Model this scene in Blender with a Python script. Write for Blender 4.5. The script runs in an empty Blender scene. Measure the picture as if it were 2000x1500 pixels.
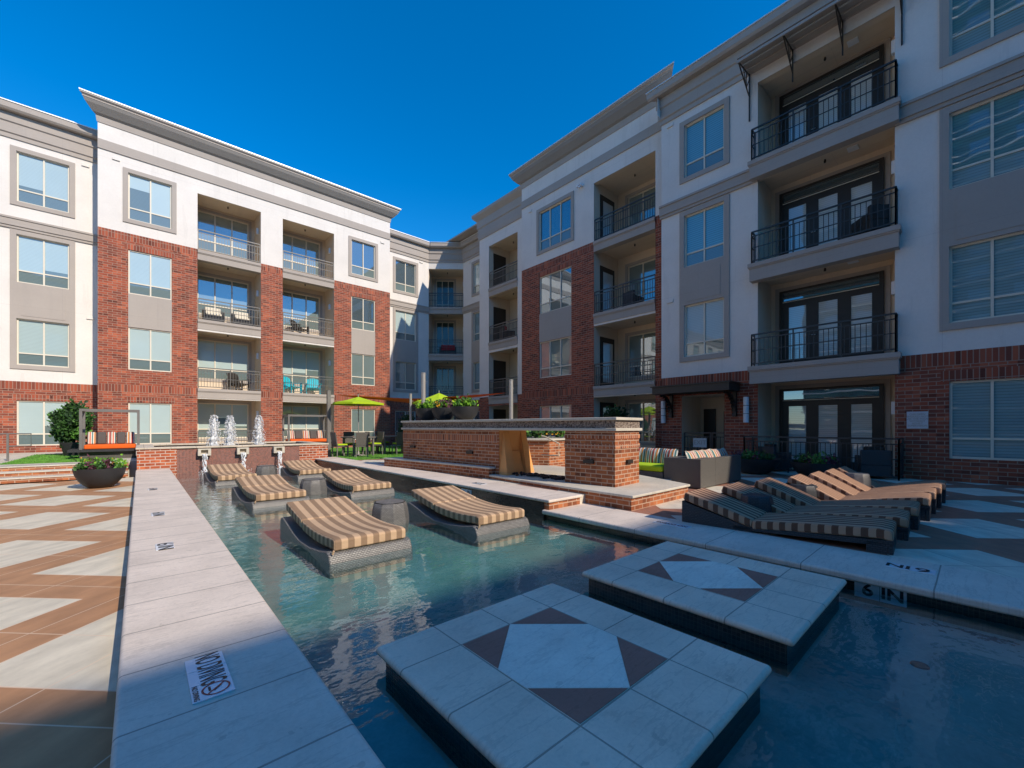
import bpy, bmesh, math, random
from mathutils import Vector, Matrix, noise
random.seed(7)
R_ = math.radians
C = bpy.context.scene.collection
sc = bpy.context.scene
# ---------------------------------------------------------------- camera, sky, sun, exposure
cam = bpy.data.objects.new('camera', bpy.data.cameras.new('camera')); C.objects.link(cam)
cam.location = (0, 0, 1.35); cam.rotation_euler = (R_(90), 0, R_(-41.75))
cam.data.sensor_width = 36; cam.data.lens = 815 / 2000 * 36; cam.data.shift_y = 84 / 2000
cam.data.clip_start = .05; cam.data.clip_end = 2000
sc.camera = cam
SX, SY = .29, 1.4
S = Vector((SX, -SY, 1)).normalized()
ELEV = math.asin(S.z)
w = bpy.data.worlds.new('World'); sc.world = w; w.use_nodes = True
nt = w.node_tree; bg = nt.nodes['Background']
sky = nt.nodes.new('ShaderNodeTexSky'); sky.sky_type = 'NISHITA'; sky.sun_disc = False
sky.sun_elevation = ELEV; sky.sun_rotation = math.atan2(S.x, S.y)
sky.air_density = 1.0; sky.dust_density = .1; sky.ozone_density = 5.0; sky.altitude = 300
hs = nt.nodes.new('ShaderNodeHueSaturation'); hs.inputs['Saturation'].default_value = 1.34; hs.inputs['Hue'].default_value = .499; hs.inputs['Value'].default_value = 1.25
nt.links.new(sky.outputs[0], hs.inputs['Color']); nt.links.new(hs.outputs[0], bg.inputs[0]); bg.inputs[1].default_value = .15
sun = bpy.data.objects.new('sun', bpy.data.lights.new('sun', 'SUN')); C.objects.link(sun)
sun.data.energy = 4.0; sun.data.angle = R_(.53); sun.data.color = (1, .88, .72)
sun.rotation_euler = (-S).to_track_quat('-Z', 'Y').to_euler()
sc.view_settings.view_transform = 'Standard'; sc.view_settings.look = 'None'
sc.view_settings.exposure = .2; sc.view_settings.gamma = 1
try:
    sc.cycles.max_bounces = 8; sc.cycles.transparent_max_bounces = 12; sc.cycles.caustics_reflective = False
except Exception: pass
# ---------------------------------------------------------------- node helpers
class NT:
    def __init__(s, name):
        s.m = bpy.data.materials.new(name); s.m.use_nodes = True; s.t = s.m.node_tree
        s.b = s.t.nodes['Principled BSDF']; s.out = s.t.nodes['Material Output']
    def n(s, k, **kw):
        x = s.t.nodes.new('ShaderNode' + k)
        for a, b in kw.items(): setattr(x, a, b)
        return x
    def l(s, a, b): s.t.links.new(a, b)
    def v(s, sock, val):
        if hasattr(val, 'links') or hasattr(val, 'is_linked'): s.l(val, sock)
        else: sock.default_value = val
    def ma(s, op, a, b=0.0, c=0.0):
        x = s.n('Math', operation=op)
        s.v(x.inputs[0], a); s.v(x.inputs[1], b); s.v(x.inputs[2], c)
        return x.outputs[0]
    def mix(s, f, a, b, blend='MIX'):
        x = s.n('Mix', data_type='RGBA', blend_type=blend)
        s.v(x.inputs[0], f); s.v(x.inputs[6], a); s.v(x.inputs[7], b)
        return x.outputs[2]
    def pos(s):
        g = s.n('NewGeometry'); q = s.n('SeparateXYZ'); s.l(g.outputs['Position'], q.inputs[0]); return q.outputs, g
    def obj(s):
        g = s.n('TexCoord'); q = s.n('SeparateXYZ'); s.l(g.outputs['Object'], q.inputs[0]); return q.outputs, g
    def noise(s, scale, detail=4, rough=.6, vec=None):
        x = s.n('TexNoise'); x.inputs['Scale'].default_value = scale; x.inputs['Detail'].default_value = detail
        x.inputs['Roughness'].default_value = rough
        if vec is None: vec = s.n('NewGeometry').outputs['Position']
        s.l(vec, x.inputs['Vector']); return x.outputs[0]
    def xyz(s, a, b, c):
        x = s.n('CombineXYZ'); s.v(x.inputs[0], a); s.v(x.inputs[1], b); s.v(x.inputs[2], c); return x.outputs[0]
    def bump(s, h, st=.3, d=.01):
        x = s.n('Bump'); x.inputs['Strength'].default_value = st; x.inputs['Distance'].default_value = d
        s.l(h, x.inputs['Height']); s.l(x.outputs[0], s.b.inputs['Normal']); return x
    def line(s, c, period, off, wd):        # 1 on thin lines at c = off + k*period
        t = s.ma('DIVIDE', s.ma('SUBTRACT', c, off), period)
        f = s.ma('ABSOLUTE', s.ma('SUBTRACT', t, s.ma('ROUND', t)))
        return s.ma('LESS_THAN', f, wd / period / 2)
    def fin(s, col, rough=.7, metal=0, spec=.4):
        s.v(s.b.inputs['Base Color'], col); s.v(s.b.inputs['Roughness'], rough)
        s.b.inputs['Metallic'].default_value = metal; s.b.inputs['Specular IOR Level'].default_value = spec
        return s.m
def c4(c): return (c[0], c[1], c[2], 1)
def plain(name, col, rough=.7, var=.12, scale=3, bump=0, bs=80, metal=0, spec=.4):
    k = NT(name); f = k.noise(scale, 5)
    lo = c4([x * (1 - var) for x in col]); hi = c4([min(1, x * (1 + var)) for x in col])
    a = k.n('ValToRGB'); a.color_ramp.elements[0].position = .3; a.color_ramp.elements[1].position = .7
    a.color_ramp.elements[0].color = lo; a.color_ramp.elements[1].color = hi; k.l(f, a.inputs[0])
    if bump: k.bump(k.noise(bs, 3), bump, .01)
    return k.fin(a.outputs[0], rough, metal, spec)
def wall_uv(k):
    (x, y, z), g = k.pos()
    q = k.n('SeparateXYZ'); k.l(g.outputs['Normal'], q.inputs[0])
    ax, ay, az = [k.ma('ABSOLUTE', q.outputs[i]) for i in range(3)]
    t = k.ma('GREATER_THAN', ax, ay); top = k.ma('GREATER_THAN', az, .6)
    u = k.ma('ADD', k.ma('MULTIPLY', y, t), k.ma('MULTIPLY', x, k.ma('SUBTRACT', 1.0, t)))
    u = k.ma('ADD', k.ma('MULTIPLY', x, top), k.ma('MULTIPLY', u, k.ma('SUBTRACT', 1.0, top)))
    v = k.ma('ADD', k.ma('MULTIPLY', y, top), k.ma('MULTIPLY', z, k.ma('SUBTRACT', 1.0, top)))
    return u, v
def brick(name, bw=.29, rh=.1, soldier=False, c1=(.34, .078, .04), c2=(.085, .034, .03), mortar=(.34, .25, .19), ms=.0095, bst=.5, rough=.8):
    k = NT(name); u, v = wall_uv(k)
    if soldier: u, v = v, u
    vec = k.xyz(u, v, 0.0)
    b = k.n('TexBrick'); b.offset = 0.5 if not soldier else 0.0
    k.l(vec, b.inputs['Vector']); b.inputs['Scale'].default_value = 1
    b.inputs['Color1'].default_value = c4(c1); b.inputs['Color2'].default_value = c4(c2); b.inputs['Mortar'].default_value = c4(mortar)
    b.inputs['Mortar Size'].default_value = ms; b.inputs['Mortar Smooth'].default_value = .15; b.inputs['Bias'].default_value = -.25
    b.inputs['Brick Width'].default_value = bw; b.inputs['Row Height'].default_value = rh
    n1 = k.noise(.9, 3); n2 = k.noise(35, 4)
    row = k.ma('FLOOR', k.ma('DIVIDE', v, rh)); sh = 0.0 if soldier else k.ma('MULTIPLY', k.ma('FLOORED_MODULO', row, 2.0), .5)
    cl_ = k.ma('FLOOR', k.ma('ADD', k.ma('DIVIDE', u, bw), sh))
    wn = k.n('TexWhiteNoise', noise_dimensions='2D'); k.l(k.xyz(row, cl_, 0.0), wn.inputs['Vector'])
    rp = k.n('ValToRGB'); e = rp.color_ramp.elements; e[0].position = 0; e[0].color = (.38, .36, .40, 1); e[1].position = .16; e[1].color = (.85, .82, .8, 1)
    e.new(.62).color = (1.0, 1.0, 1.0, 1); e.new(.85).color = (1.25, 1.3, 1.2, 1); e.new(1.0).color = (1.45, 1.65, 1.5, 1); k.l(wn.outputs[0], rp.inputs[0])
    bc = k.mix(k.ma('SUBTRACT', 1.0, b.outputs['Fac']), b.outputs['Color'], k.mix(1.0, b.outputs['Color'], rp.outputs[0], 'MULTIPLY'))
    col = k.mix(k.ma('MULTIPLY', n2, .35), bc, c4([x * 1.5 for x in c1]))
    col = k.mix(k.ma('MULTIPLY', n1, .15), col, (.30, .20, .16, 1), 'MIX')
    col = k.mix(.6, bc, col)
    h = k.ma('ADD', k.ma('MULTIPLY', b.outputs['Fac'], -1.0), k.ma('MULTIPLY', n2, .25))
    k.bump(h, bst, .008)
    return k.fin(col, rough, spec=.25)
M = {}
def stucco(name, col, var=.05):
    k = NT(name); n1 = k.noise(.7, 6, .65); n2 = k.noise(14, 5, .7)
    a = k.n('ValToRGB'); a.color_ramp.elements[0].position = .3; a.color_ramp.elements[1].position = .72
    a.color_ramp.elements[0].color = c4([x * (1 - var) for x in col]); a.color_ramp.elements[1].color = c4([x * (1 + var) for x in col])
    k.l(k.ma('ADD', k.ma('MULTIPLY', n1, .65), k.ma('MULTIPLY', n2, .35)), a.inputs[0])
    # faint vertical rain streaks, fixed to the wall
    u, v = wall_uv(k); st = k.noise(1.0, 4, .6, k.xyz(k.ma('MULTIPLY', u, 3.0), k.ma('MULTIPLY', v, .25), 0.0))
    col2 = k.mix(k.ma('MULTIPLY', k.ma('GREATER_THAN', st, .6), .07), a.outputs[0], (.3, .28, .25, 1))
    cj = k.ma('MAXIMUM', k.line(u, 3.05, .62, .012), k.line(v, 3.3, 6.25, .012))
    col2 = k.mix(k.ma('MULTIPLY', cj, .16), col2, (.2, .19, .18, 1))
    k.bump(k.noise(120, 2), .25, .004)
    return k.fin(col2, .9, spec=.15)
M['white'] = stucco('white_stucco', (.76, .72, .67), .09)
M['cream'] = stucco('cream_stucco', (.72, .60, .46))
M['gray'] = stucco('gray_stucco', (.42, .375, .335), .07)
M['graydk'] = stucco('gray_cove', (.30, .28, .26), .06)
M['brick'] = brick('red_brick')
M['soldier'] = brick('soldier_brick', .36, .1, True)
M['brick_s'] = brick('small_brick', .235, .078, c1=(.38, .12, .045), c2=(.17, .055, .032), mortar=(.5, .36, .26), ms=.009)
M['soldier_s'] = brick('small_soldier', .2, .078, True, c1=(.42, .13, .055), c2=(.24, .075, .045), mortar=(.5, .36, .26), ms=.009)
M['brick_wet'] = brick('wet_brick', .235, .09, c1=(.42, .10, .04), c2=(.28, .07, .035), mortar=(.55, .45, .38), ms=.012, rough=.25)
M['frame'] = plain('cream_frame', (.72, .66, .54), .5, .04)
M['bronze'] = plain('dark_bronze', (.035, .03, .026), .45, .1)
M['rail'] = plain('rail_metal', (.12, .115, .105), .4, .1, spec=.6)
M['railr'] = plain('rail_dark', (.03, .032, .035), .4, .1, spec=.6)
M['cap'] = plain('metal_cap', (.75, .76, .76), .4, .05, metal=.3)
M['steel'] = plain('gray_steel', (.16, .15, .14), .45, .1, spec=.6)
M['silver'] = plain('silver_pole', (.42, .40, .37), .4, .08, metal=.4)
M['dark'] = plain('dark_interior', (.015, .015, .017), .7)
M['lamp'] = plain('white_lamp', (.8, .82, .84), .3, .02)
M['black'] = plain('black_paint', (.012, .012, .014), .5)
M['tile'] = plain('white_tile', (.72, .76, .80), .25, .05, 8)
M['grass'] = plain('grass', (.10, .24, .035), .9, .4, 9, .6, 150)
M['blade'] = plain('grass_blade', (.13, .33, .04), .7, .4, 4)
def wingl(name, col, stripe, refl, dark=.45, pitch=.055):
    k = NT(name); (x, y, z), g = k.pos()
    t = k.ma('FRACT', k.ma('DIVIDE', z, pitch)); s = k.ma('LESS_THAN', t, .28)
    base = k.mix(k.ma('MULTIPLY', s, stripe), c4(col), c4([c * dark for c in col]))
    n = k.noise(1.3, 2); base = k.mix(k.ma('MULTIPLY', n, .25), base, c4([c * .55 for c in col]))
    k.fin(base, .6, spec=.2)
    gl = k.n('BsdfGlossy'); gl.inputs['Roughness'].default_value = .015; gl.inputs['Color'].default_value = (.86, .95, 1, 1)
    bn = k.n('Bump'); bn.inputs['Strength'].default_value = .12; bn.inputs['Distance'].default_value = .02
    k.l(k.noise(1.1, 1), bn.inputs['Height']); k.l(bn.outputs[0], gl.inputs['Normal'])
    fr = k.n('Fresnel'); fr.inputs['IOR'].default_value = 1.6
    f = k.ma('ADD', k.ma('MULTIPLY', fr.outputs[0], .9), refl)
    mx = k.n('MixShader'); k.l(f, mx.inputs[0]); k.l(k.b.outputs[0], mx.inputs[1]); k.l(gl.outputs[0], mx.inputs[2])
    k.l(mx.outputs[0], k.out.inputs[0]); return k.m
M['blind'] = wingl('window_blinds', (.46, .58, .56), .45, .10)
M['shade'] = wingl('window_shade', (.50, .62, .60), .1, .10)
M['lower'] = wingl('window_screen', (.16, .22, .21), .6, .08)
M['tint'] = wingl('window_dark', (.06, .10, .12), .3, .22)
M['curtain'] = wingl('window_curtain', (.20, .27, .26), .2, .20)
M['door_g'] = wingl('door_blinds', (.66, .69, .67), .45, .10, .5, .06)
M['deep'] = wingl('window_deep', (.05, .085, .08), .3, .0)
M['teal'] = wingl('window_teal', (.24, .36, .37), .6, .04, .5, .07)
M['pale'] = wingl('window_pale_blinds', (.50, .55, .52), .5, .0, .6, .06)
M['tealb'] = wingl('window_teal_blinds', (.16, .38, .46), .8, .08, .5, .075)
M['arc'] = wingl('window_reflecting_blinds', (.14, .24, .25), .6, .26, .5, .07)
M['glass_wall'] = plain('tower_glass', (.03, .12, .14), .3, .3, .5)
# paving
def paving(name, P, cx, cy, h, cream, brown, jcol):
    k = NT(name); (x, y, z), g = k.pos()
    def d(o):
        r = []
        for c, c0 in ((x, cx), (y, cy)):
            t = k.ma('ADD', k.ma('DIVIDE', k.ma('SUBTRACT', c, c0), P), o)
            r.append(k.ma('ABSOLUTE', k.ma('SUBTRACT', t, k.ma('ROUND', t))))
        return k.ma('ADD', r[0], r[1])
    dm = k.ma('MINIMUM', d(0.0), d(.5)); f = k.ma('LESS_THAN', dm, h / P)
    n1 = k.noise(1.2, 6, .65); n2 = k.noise(30, 5, .7)
    nv = k.n('TexNoise'); nv.inputs['Scale'].default_value = 2.2; nv.inputs['Detail'].default_value = 6
    k.l(k.xyz(k.ma('MULTIPLY', k.ma('ADD', x, y), .9), k.ma('MULTIPLY', k.ma('SUBTRACT', x, y), 2.4), z), nv.inputs['Vector'])
    mot = k.ma('ADD', k.ma('MULTIPLY', nv.outputs[0], .6), k.ma('ADD', k.ma('MULTIPLY', n1, .25), k.ma('MULTIPLY', n2, .15)))
    a = k.n('ValToRGB'); a.color_ramp.elements[0].position = .32; a.color_ramp.elements[1].position = .68
    a.color_ramp.elements[0].color = (.72, .70, .68, 1); a.color_ramp.elements[1].color = (1.1, 1.08, 1.05, 1); k.l(mot, a.inputs[0])
    col = k.mix(f, c4(brown), c4(cream)); col = k.mix(1.0, col, a.outputs[0], 'MULTIPLY')
    j = k.ma('MAXIMUM', k.line(k.ma('ADD', x, y), P / 2, cx + cy, .013), k.line(k.ma('SUBTRACT', x, y), P / 2, cx - cy, .013))
    j = k.ma('MAXIMUM', j, k.ma('LESS_THAN', k.ma('ABSOLUTE', k.ma('SUBTRACT', dm, h / P)), .0035))
    col = k.mix(k.ma('MULTIPLY', j, .75), col, c4(jcol))
    k.bump(k.ma('SUBTRACT', k.ma('MULTIPLY', mot, .4), j), .25, .004)
    return k.fin(col, .65, spec=.3)
M['pave_l'] = paving('terrace_tiles', 2.35, -1.16, 5.0, .80, (.74, .67, .53), (.50, .265, .135), (.74, .56, .40))
M['pave_r'] = paving('plaza_tiles', 2.33, 8.39, .02, .80, (.74, .68, .57), (.38, .18, .125), (.18, .13, .11))
def stone(name, col, jx=None, jy=None, extra=()):
    k = NT(name); (x, y, z), g = k.pos()
    n1 = k.noise(1.6, 6, .65); n2 = k.noise(45, 5, .75); n3 = k.noise(220, 2)
    a = k.n('ValToRGB'); a.color_ramp.elements[0].position = .3; a.color_ramp.elements[1].position = .7
    a.color_ramp.elements[0].color = c4([c * .72 for c in col]); a.color_ramp.elements[1].color = c4([c * 1.12 for c in col])
    k.l(k.ma('ADD', k.ma('MULTIPLY', n1, .6), k.ma('MULTIPLY', n2, .4)), a.inputs[0])
    col_ = k.mix(k.ma('MULTIPLY', k.ma('GREATER_THAN', n2, .64), .35), a.outputs[0], c4([c * .5 for c in col]))
    st = k.noise(.9, 5, .7); col_ = k.mix(k.ma('MULTIPLY', k.ma('SMOOTH_MIN', k.ma('MAXIMUM', k.ma('MULTIPLY', k.ma('SUBTRACT', st, .5), 5.0), 0.0), 1.0, .1), .22), col_, c4([c * .55 for c in col]))
    sp = k.noise(7, 3, .6); col_ = k.mix(k.ma('MULTIPLY', k.ma('GREATER_THAN', sp, .69), .30), col_, c4([c * .4 for c in col]))
    # wandering veins
    vv = k.noise(1.0, 6, .6, k.xyz(k.ma('MULTIPLY', x, 1.2), k.ma('MULTIPLY', y, 7.0), 0.0))
    col_ = k.mix(k.ma('MULTIPLY', k.ma('LESS_THAN', k.ma('ABSOLUTE', k.ma('SUBTRACT', vv, .5)), .012), .28), col_, c4([c * .55 for c in col]))
    j = None; wob = k.ma('MULTIPLY', k.ma('SUBTRACT', n1, .5), .012)
    for c, spec in ((x, jx), (y, jy)):
        if spec:
            t = k.line(k.ma('ADD', c, wob), spec[0], spec[1], .011); j = t if j is None else k.ma('MAXIMUM', j, t)
    for (ax, pos, lo, hi) in extra:
        c, o = (x, y) if ax == 'x' else (y, x)
        t = k.ma('LESS_THAN', k.ma('ABSOLUTE', k.ma('SUBTRACT', c, pos)), .005)
        t = k.ma('MULTIPLY', t, k.ma('MULTIPLY', k.ma('GREATER_THAN', o, lo), k.ma('LESS_THAN', o, hi)))
        j = t if j is None else k.ma('MAXIMUM', j, t)
    h = k.ma('ADD', k.ma('MULTIPLY', n2, .4), k.ma('MULTIPLY', n3, .2))
    if j is not None:
        col_ = k.mix(k.ma('MULTIPLY', j, .8), col_, c4([c * .32 for c in col])); h = k.ma('SUBTRACT', h, k.ma('MULTIPLY', j, 2.0))
    k.bump(h, .35, .004)
    return k.fin(col_, .75, spec=.3)
M['cope'] = stone('limestone_coping', (.80, .68, .57), None, (.56, 2.34))
M['cope_r'] = stone('limestone_coping_right', (.78, .66, .56), None, (.93, .25))
M['cope_x'] = stone('limestone_trim', (.64, .56, .45), (.62, .1), None)
M['cope_p'] = stone('limestone_plain', (.66, .60, .50))
M['inlay_c'] = stone('cream_inlay', (.93, .85, .72))
M['inlay_b'] = stone('brown_inlay', (.42, .185, .135))
def mosaic(name, c1, c2, size, mort, rough=.25):
    k = NT(name); u, v = wall_uv(k)
    b = k.n('TexBrick'); b.offset = 0; k.l(k.xyz(u, v, 0.0), b.inputs['Vector']); b.inputs['Scale'].default_value = 1
    b.inputs['Color1'].default_value = c4(c1); b.inputs['Color2'].default_value = c4(c2); b.inputs['Mortar'].default_value = c4(mort)
    b.inputs['Mortar Size'].default_value = size * .08; b.inputs['Brick Width'].default_value = size; b.inputs['Row Height'].default_value = size
    k.bump(k.ma('MULTIPLY', b.outputs['Fac'], -1.0), .4, .003)
    return k.fin(b.outputs['Color'], rough, spec=.5)
M['mosaic'] = mosaic('dark_mosaic', (.045, .042, .036), (.018, .018, .017), .03, (.07, .062, .05))
M['mosaic_w'] = mosaic('wet_mosaic', (.30, .10, .07), (.14, .06, .05), .035, (.42, .30, .26), .12)
# pebble dash band
k = NT('pebble_dash'); vo = k.n('TexVoronoi'); vo.inputs['Scale'].default_value = 42
k.l(k.n('NewGeometry').outputs['Position'], vo.inputs['Vector'])
a = k.n('ValToRGB'); a.color_ramp.elements[0].color = (.07, .045, .035, 1); a.color_ramp.elements[1].color = (.36, .29, .24, 1)
q = k.n('SeparateColor'); k.l(vo.outputs['Color'], q.inputs[0]); k.l(q.outputs[0], a.inputs[0])
k.bump(vo.outputs['Distance'], .8, .01); M['pebble'] = k.fin(a.outputs[0], .7)
# pool plaster
k = NT('pool_plaster'); n = k.noise(2.2, 6, .7); n2 = k.noise(40, 4)
a = k.n('ValToRGB'); a.color_ramp.elements[0].position = .3; a.color_ramp.elements[1].position = .72
a.color_ramp.elements[0].color = (.06, .18, .16, 1); a.color_ramp.elements[1].color = (.17, .34, .295, 1)
k.l(k.ma('ADD', k.ma('MULTIPLY', n, .7), k.ma('MULTIPLY', n2, .3)), a.inputs[0]); M['plaster'] = k.fin(a.outputs[0], .8)
# water: clear tinted surface with fresnel reflection and ripples
k = NT('water'); (x, y, z), g = k.pos()
tr = k.n('BsdfTransparent'); tr.inputs[0].default_value = (.80, .93, .96, 1)
gl = k.n('BsdfGlossy'); gl.inputs['Roughness'].default_value = .012; gl.inputs['Color'].default_value = (1, 1, 1, 1)
amp = k.n('MapRange'); k.l(y, amp.inputs[0]); amp.inputs[1].default_value = 5; amp.inputs[2].default_value = 15.5; amp.inputs[3].default_value = .42; amp.inputs[4].default_value = 1.5
n1 = k.noise(1.4, 2, .5); n2 = k.noise(1.0, 3, .6, k.xyz(k.ma('MULTIPLY', x, 2.6), k.ma('MULTIPLY', y, 4.2), 0.0)); n3 = k.noise(16, 2)
h = k.ma('ADD', k.ma('MULTIPLY', n1, 1.2), k.ma('ADD', k.ma('MULTIPLY', n2, .8), k.ma('MULTIPLY', n3, .05)))
bn = k.n('Bump'); bn.inputs['Strength'].default_value = .55; bn.inputs['Distance'].default_value = .03
k.l(k.ma('MULTIPLY', h, amp.outputs[0]), bn.inputs['Height']); k.l(bn.outputs[0], gl.inputs['Normal'])
vm = k.n('VectorMath', operation='DOT_PRODUCT'); k.l(g.outputs['Incoming'], vm.inputs[0]); k.l(bn.outputs[0], vm.inputs[1])
cosi = k.ma('MINIMUM', k.ma('ABSOLUTE', vm.outputs['Value']), 1.0)
frs = k.ma('ADD', .022, k.ma('MULTIPLY', .978, k.ma('POWER', k.ma('SUBTRACT', 1.0, cosi), 4.6)))
mx = k.n('MixShader'); k.l(k.ma('MINIMUM', k.ma('MULTIPLY', frs, 1.35), 1.0), mx.inputs[0]); k.l(tr.outputs[0], mx.inputs[1]); k.l(gl.outputs[0], mx.inputs[2])
k.l(mx.outputs[0], k.out.inputs[0]); M['water'] = k.m
k = NT('white_water'); k.bump(k.noise(30, 4), .8, .03); k.b.inputs['Transmission Weight'].default_value = .25
M['foam'] = k.fin((.93, .95, .97, 1), .35)
k = NT('falling_water'); f = k.noise(1.0, 3, .6, k.xyz(k.ma('MULTIPLY', k.pos()[0][0], 60.0), k.pos()[0][1], k.ma('MULTIPLY', k.pos()[0][2], 9.0)))
k.bump(k.noise(25, 3), .6, .02); k.fin((.9, .93, .96, 1), .2)
tr = k.n('BsdfTransparent'); mx = k.n('MixShader'); k.l(k.ma('MULTIPLY', k.ma('GREATER_THAN', f, .5), .8), mx.inputs[0])
k.l(tr.outputs[0], mx.inputs[1]); k.l(k.b.outputs[0], mx.inputs[2]); k.l(mx.outputs[0], k.out.inputs[0]); M['fall'] = k.m
# wicker
def wicker(name, col, hi, s=.022, rough=.45):
    k = NT(name); (x, y, z), g = k.obj()
    q = k.n('SeparateXYZ'); k.l(k.n('TexCoord').outputs['Normal'], q.inputs[0])
    ax, ay, az = [k.ma('ABSOLUTE', q.outputs[i]) for i in range(3)]
    t = k.ma('GREATER_THAN', ax, ay); top = k.ma('GREATER_THAN', az, .7)
    u = k.ma('ADD', k.ma('MULTIPLY', y, t), k.ma('MULTIPLY', x, k.ma('SUBTRACT', 1.0, t)))
    v = k.ma('ADD', k.ma('MULTIPLY', y, top), k.ma('MULTIPLY', z, k.ma('SUBTRACT', 1.0, top)))
    b = k.n('TexBrick'); b.offset = .5; k.l(k.xyz(u, v, 0.0), b.inputs['Vector']); b.inputs['Scale'].default_value = 1
    b.inputs['Color1'].default_value = c4(hi); b.inputs['Color2'].default_value = c4([(a + b_) / 2 for a, b_ in zip(col, hi)]); b.inputs['Mortar'].default_value = c4([c * .45 for c in col])
    b.inputs['Brick Width'].default_value = s * 1.9; b.inputs['Row Height'].default_value = s; b.inputs['Mortar Size'].default_value = s * .16; b.inputs['Mortar Smooth'].default_value = .6
    k.bump(k.ma('MULTIPLY', b.outputs['Fac'], -1.0), .7, .006)
    return k.fin(b.outputs['Color'], rough, spec=.5)
M['wick'] = wicker('gray_wicker', (.09, .088, .088), (.25, .235, .22), .018)
M['wickd'] = wicker('dark_wicker', (.030, .030, .034), (.06, .06, .065))
M['wicks'] = wicker('taupe_wicker', (.11, .10, .088), (.17, .158, .14), .012)
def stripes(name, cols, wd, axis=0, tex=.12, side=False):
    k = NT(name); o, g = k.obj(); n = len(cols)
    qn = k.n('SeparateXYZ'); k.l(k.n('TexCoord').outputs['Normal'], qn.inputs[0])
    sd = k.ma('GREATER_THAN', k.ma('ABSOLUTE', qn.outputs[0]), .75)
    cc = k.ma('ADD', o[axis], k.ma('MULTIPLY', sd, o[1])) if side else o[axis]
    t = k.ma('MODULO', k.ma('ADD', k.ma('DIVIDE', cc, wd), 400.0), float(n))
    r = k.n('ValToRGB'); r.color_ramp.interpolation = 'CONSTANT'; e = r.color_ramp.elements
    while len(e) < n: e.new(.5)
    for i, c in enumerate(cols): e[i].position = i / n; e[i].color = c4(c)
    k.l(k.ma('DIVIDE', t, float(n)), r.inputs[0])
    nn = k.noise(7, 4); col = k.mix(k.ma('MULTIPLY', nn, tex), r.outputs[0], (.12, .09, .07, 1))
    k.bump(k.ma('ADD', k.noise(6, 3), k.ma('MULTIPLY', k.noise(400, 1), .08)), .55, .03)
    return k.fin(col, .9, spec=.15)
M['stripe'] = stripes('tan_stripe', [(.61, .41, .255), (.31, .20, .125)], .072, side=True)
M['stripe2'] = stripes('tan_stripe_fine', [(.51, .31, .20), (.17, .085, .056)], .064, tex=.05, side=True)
M['candy'] = stripes('multi_stripe', [(.75, .7, .6), (.6, .1, .03), (.75, .7, .6), (.08, .22, .22), (.75, .7, .6), (.65, .22, .02), (.35, .32, .28), (.75, .7, .6), (.55, .05, .04), (.2, .17, .15)], .028)
M['orange'] = plain('orange_fabric', (.80, .13, .012), .85, .06, 4, .2, 60)
M['sail'] = plain('orange_sail', (.62, .10, .015), .8, .06, 4)
M['lime'] = plain('lime_fabric', (.42, .60, .015), .85, .06, 4, .2, 60)
M['gfab'] = plain('gray_fabric', (.10, .09, .085), .9, .1)
M['red'] = plain('red_fabric', (.45, .015, .02), .8)
M['turq'] = plain('turquoise_plastic', (.02, .50, .62), .4, .05)
M['whitep'] = plain('white_plastic', (.7, .7, .7), .5)
M['bowl'] = plain('charcoal_bowl', (.028, .028, .031), .55, .12, 5, .1, 40)
M['soil'] = plain('soil', (.03, .02, .015), .95)
M['fire'] = plain('firebox_plaster', (.78, .37, .13), .8, .1, 2, .2)
M['rock'] = plain('lava_rock', (.035, .02, .02), .6, .4, 9)
M['ground'] = plain('asphalt_ground', (.07, .07, .068), .9, .2, .3)
M['bark'] = plain('bark', (.09, .06, .04), .9)
for nm, c in (('leaf', (.045, .12, .025)), ('leafb', (.20, .42, .03)), ('leafp', (.13, .045, .07)), ('leafd', (.02, .055, .015)), ('flower', (.75, .38, .02)), ('lmid', (.10, .25, .04))):
    M[nm] = plain('plant_' + nm, c, .6, .35, 6)
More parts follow.
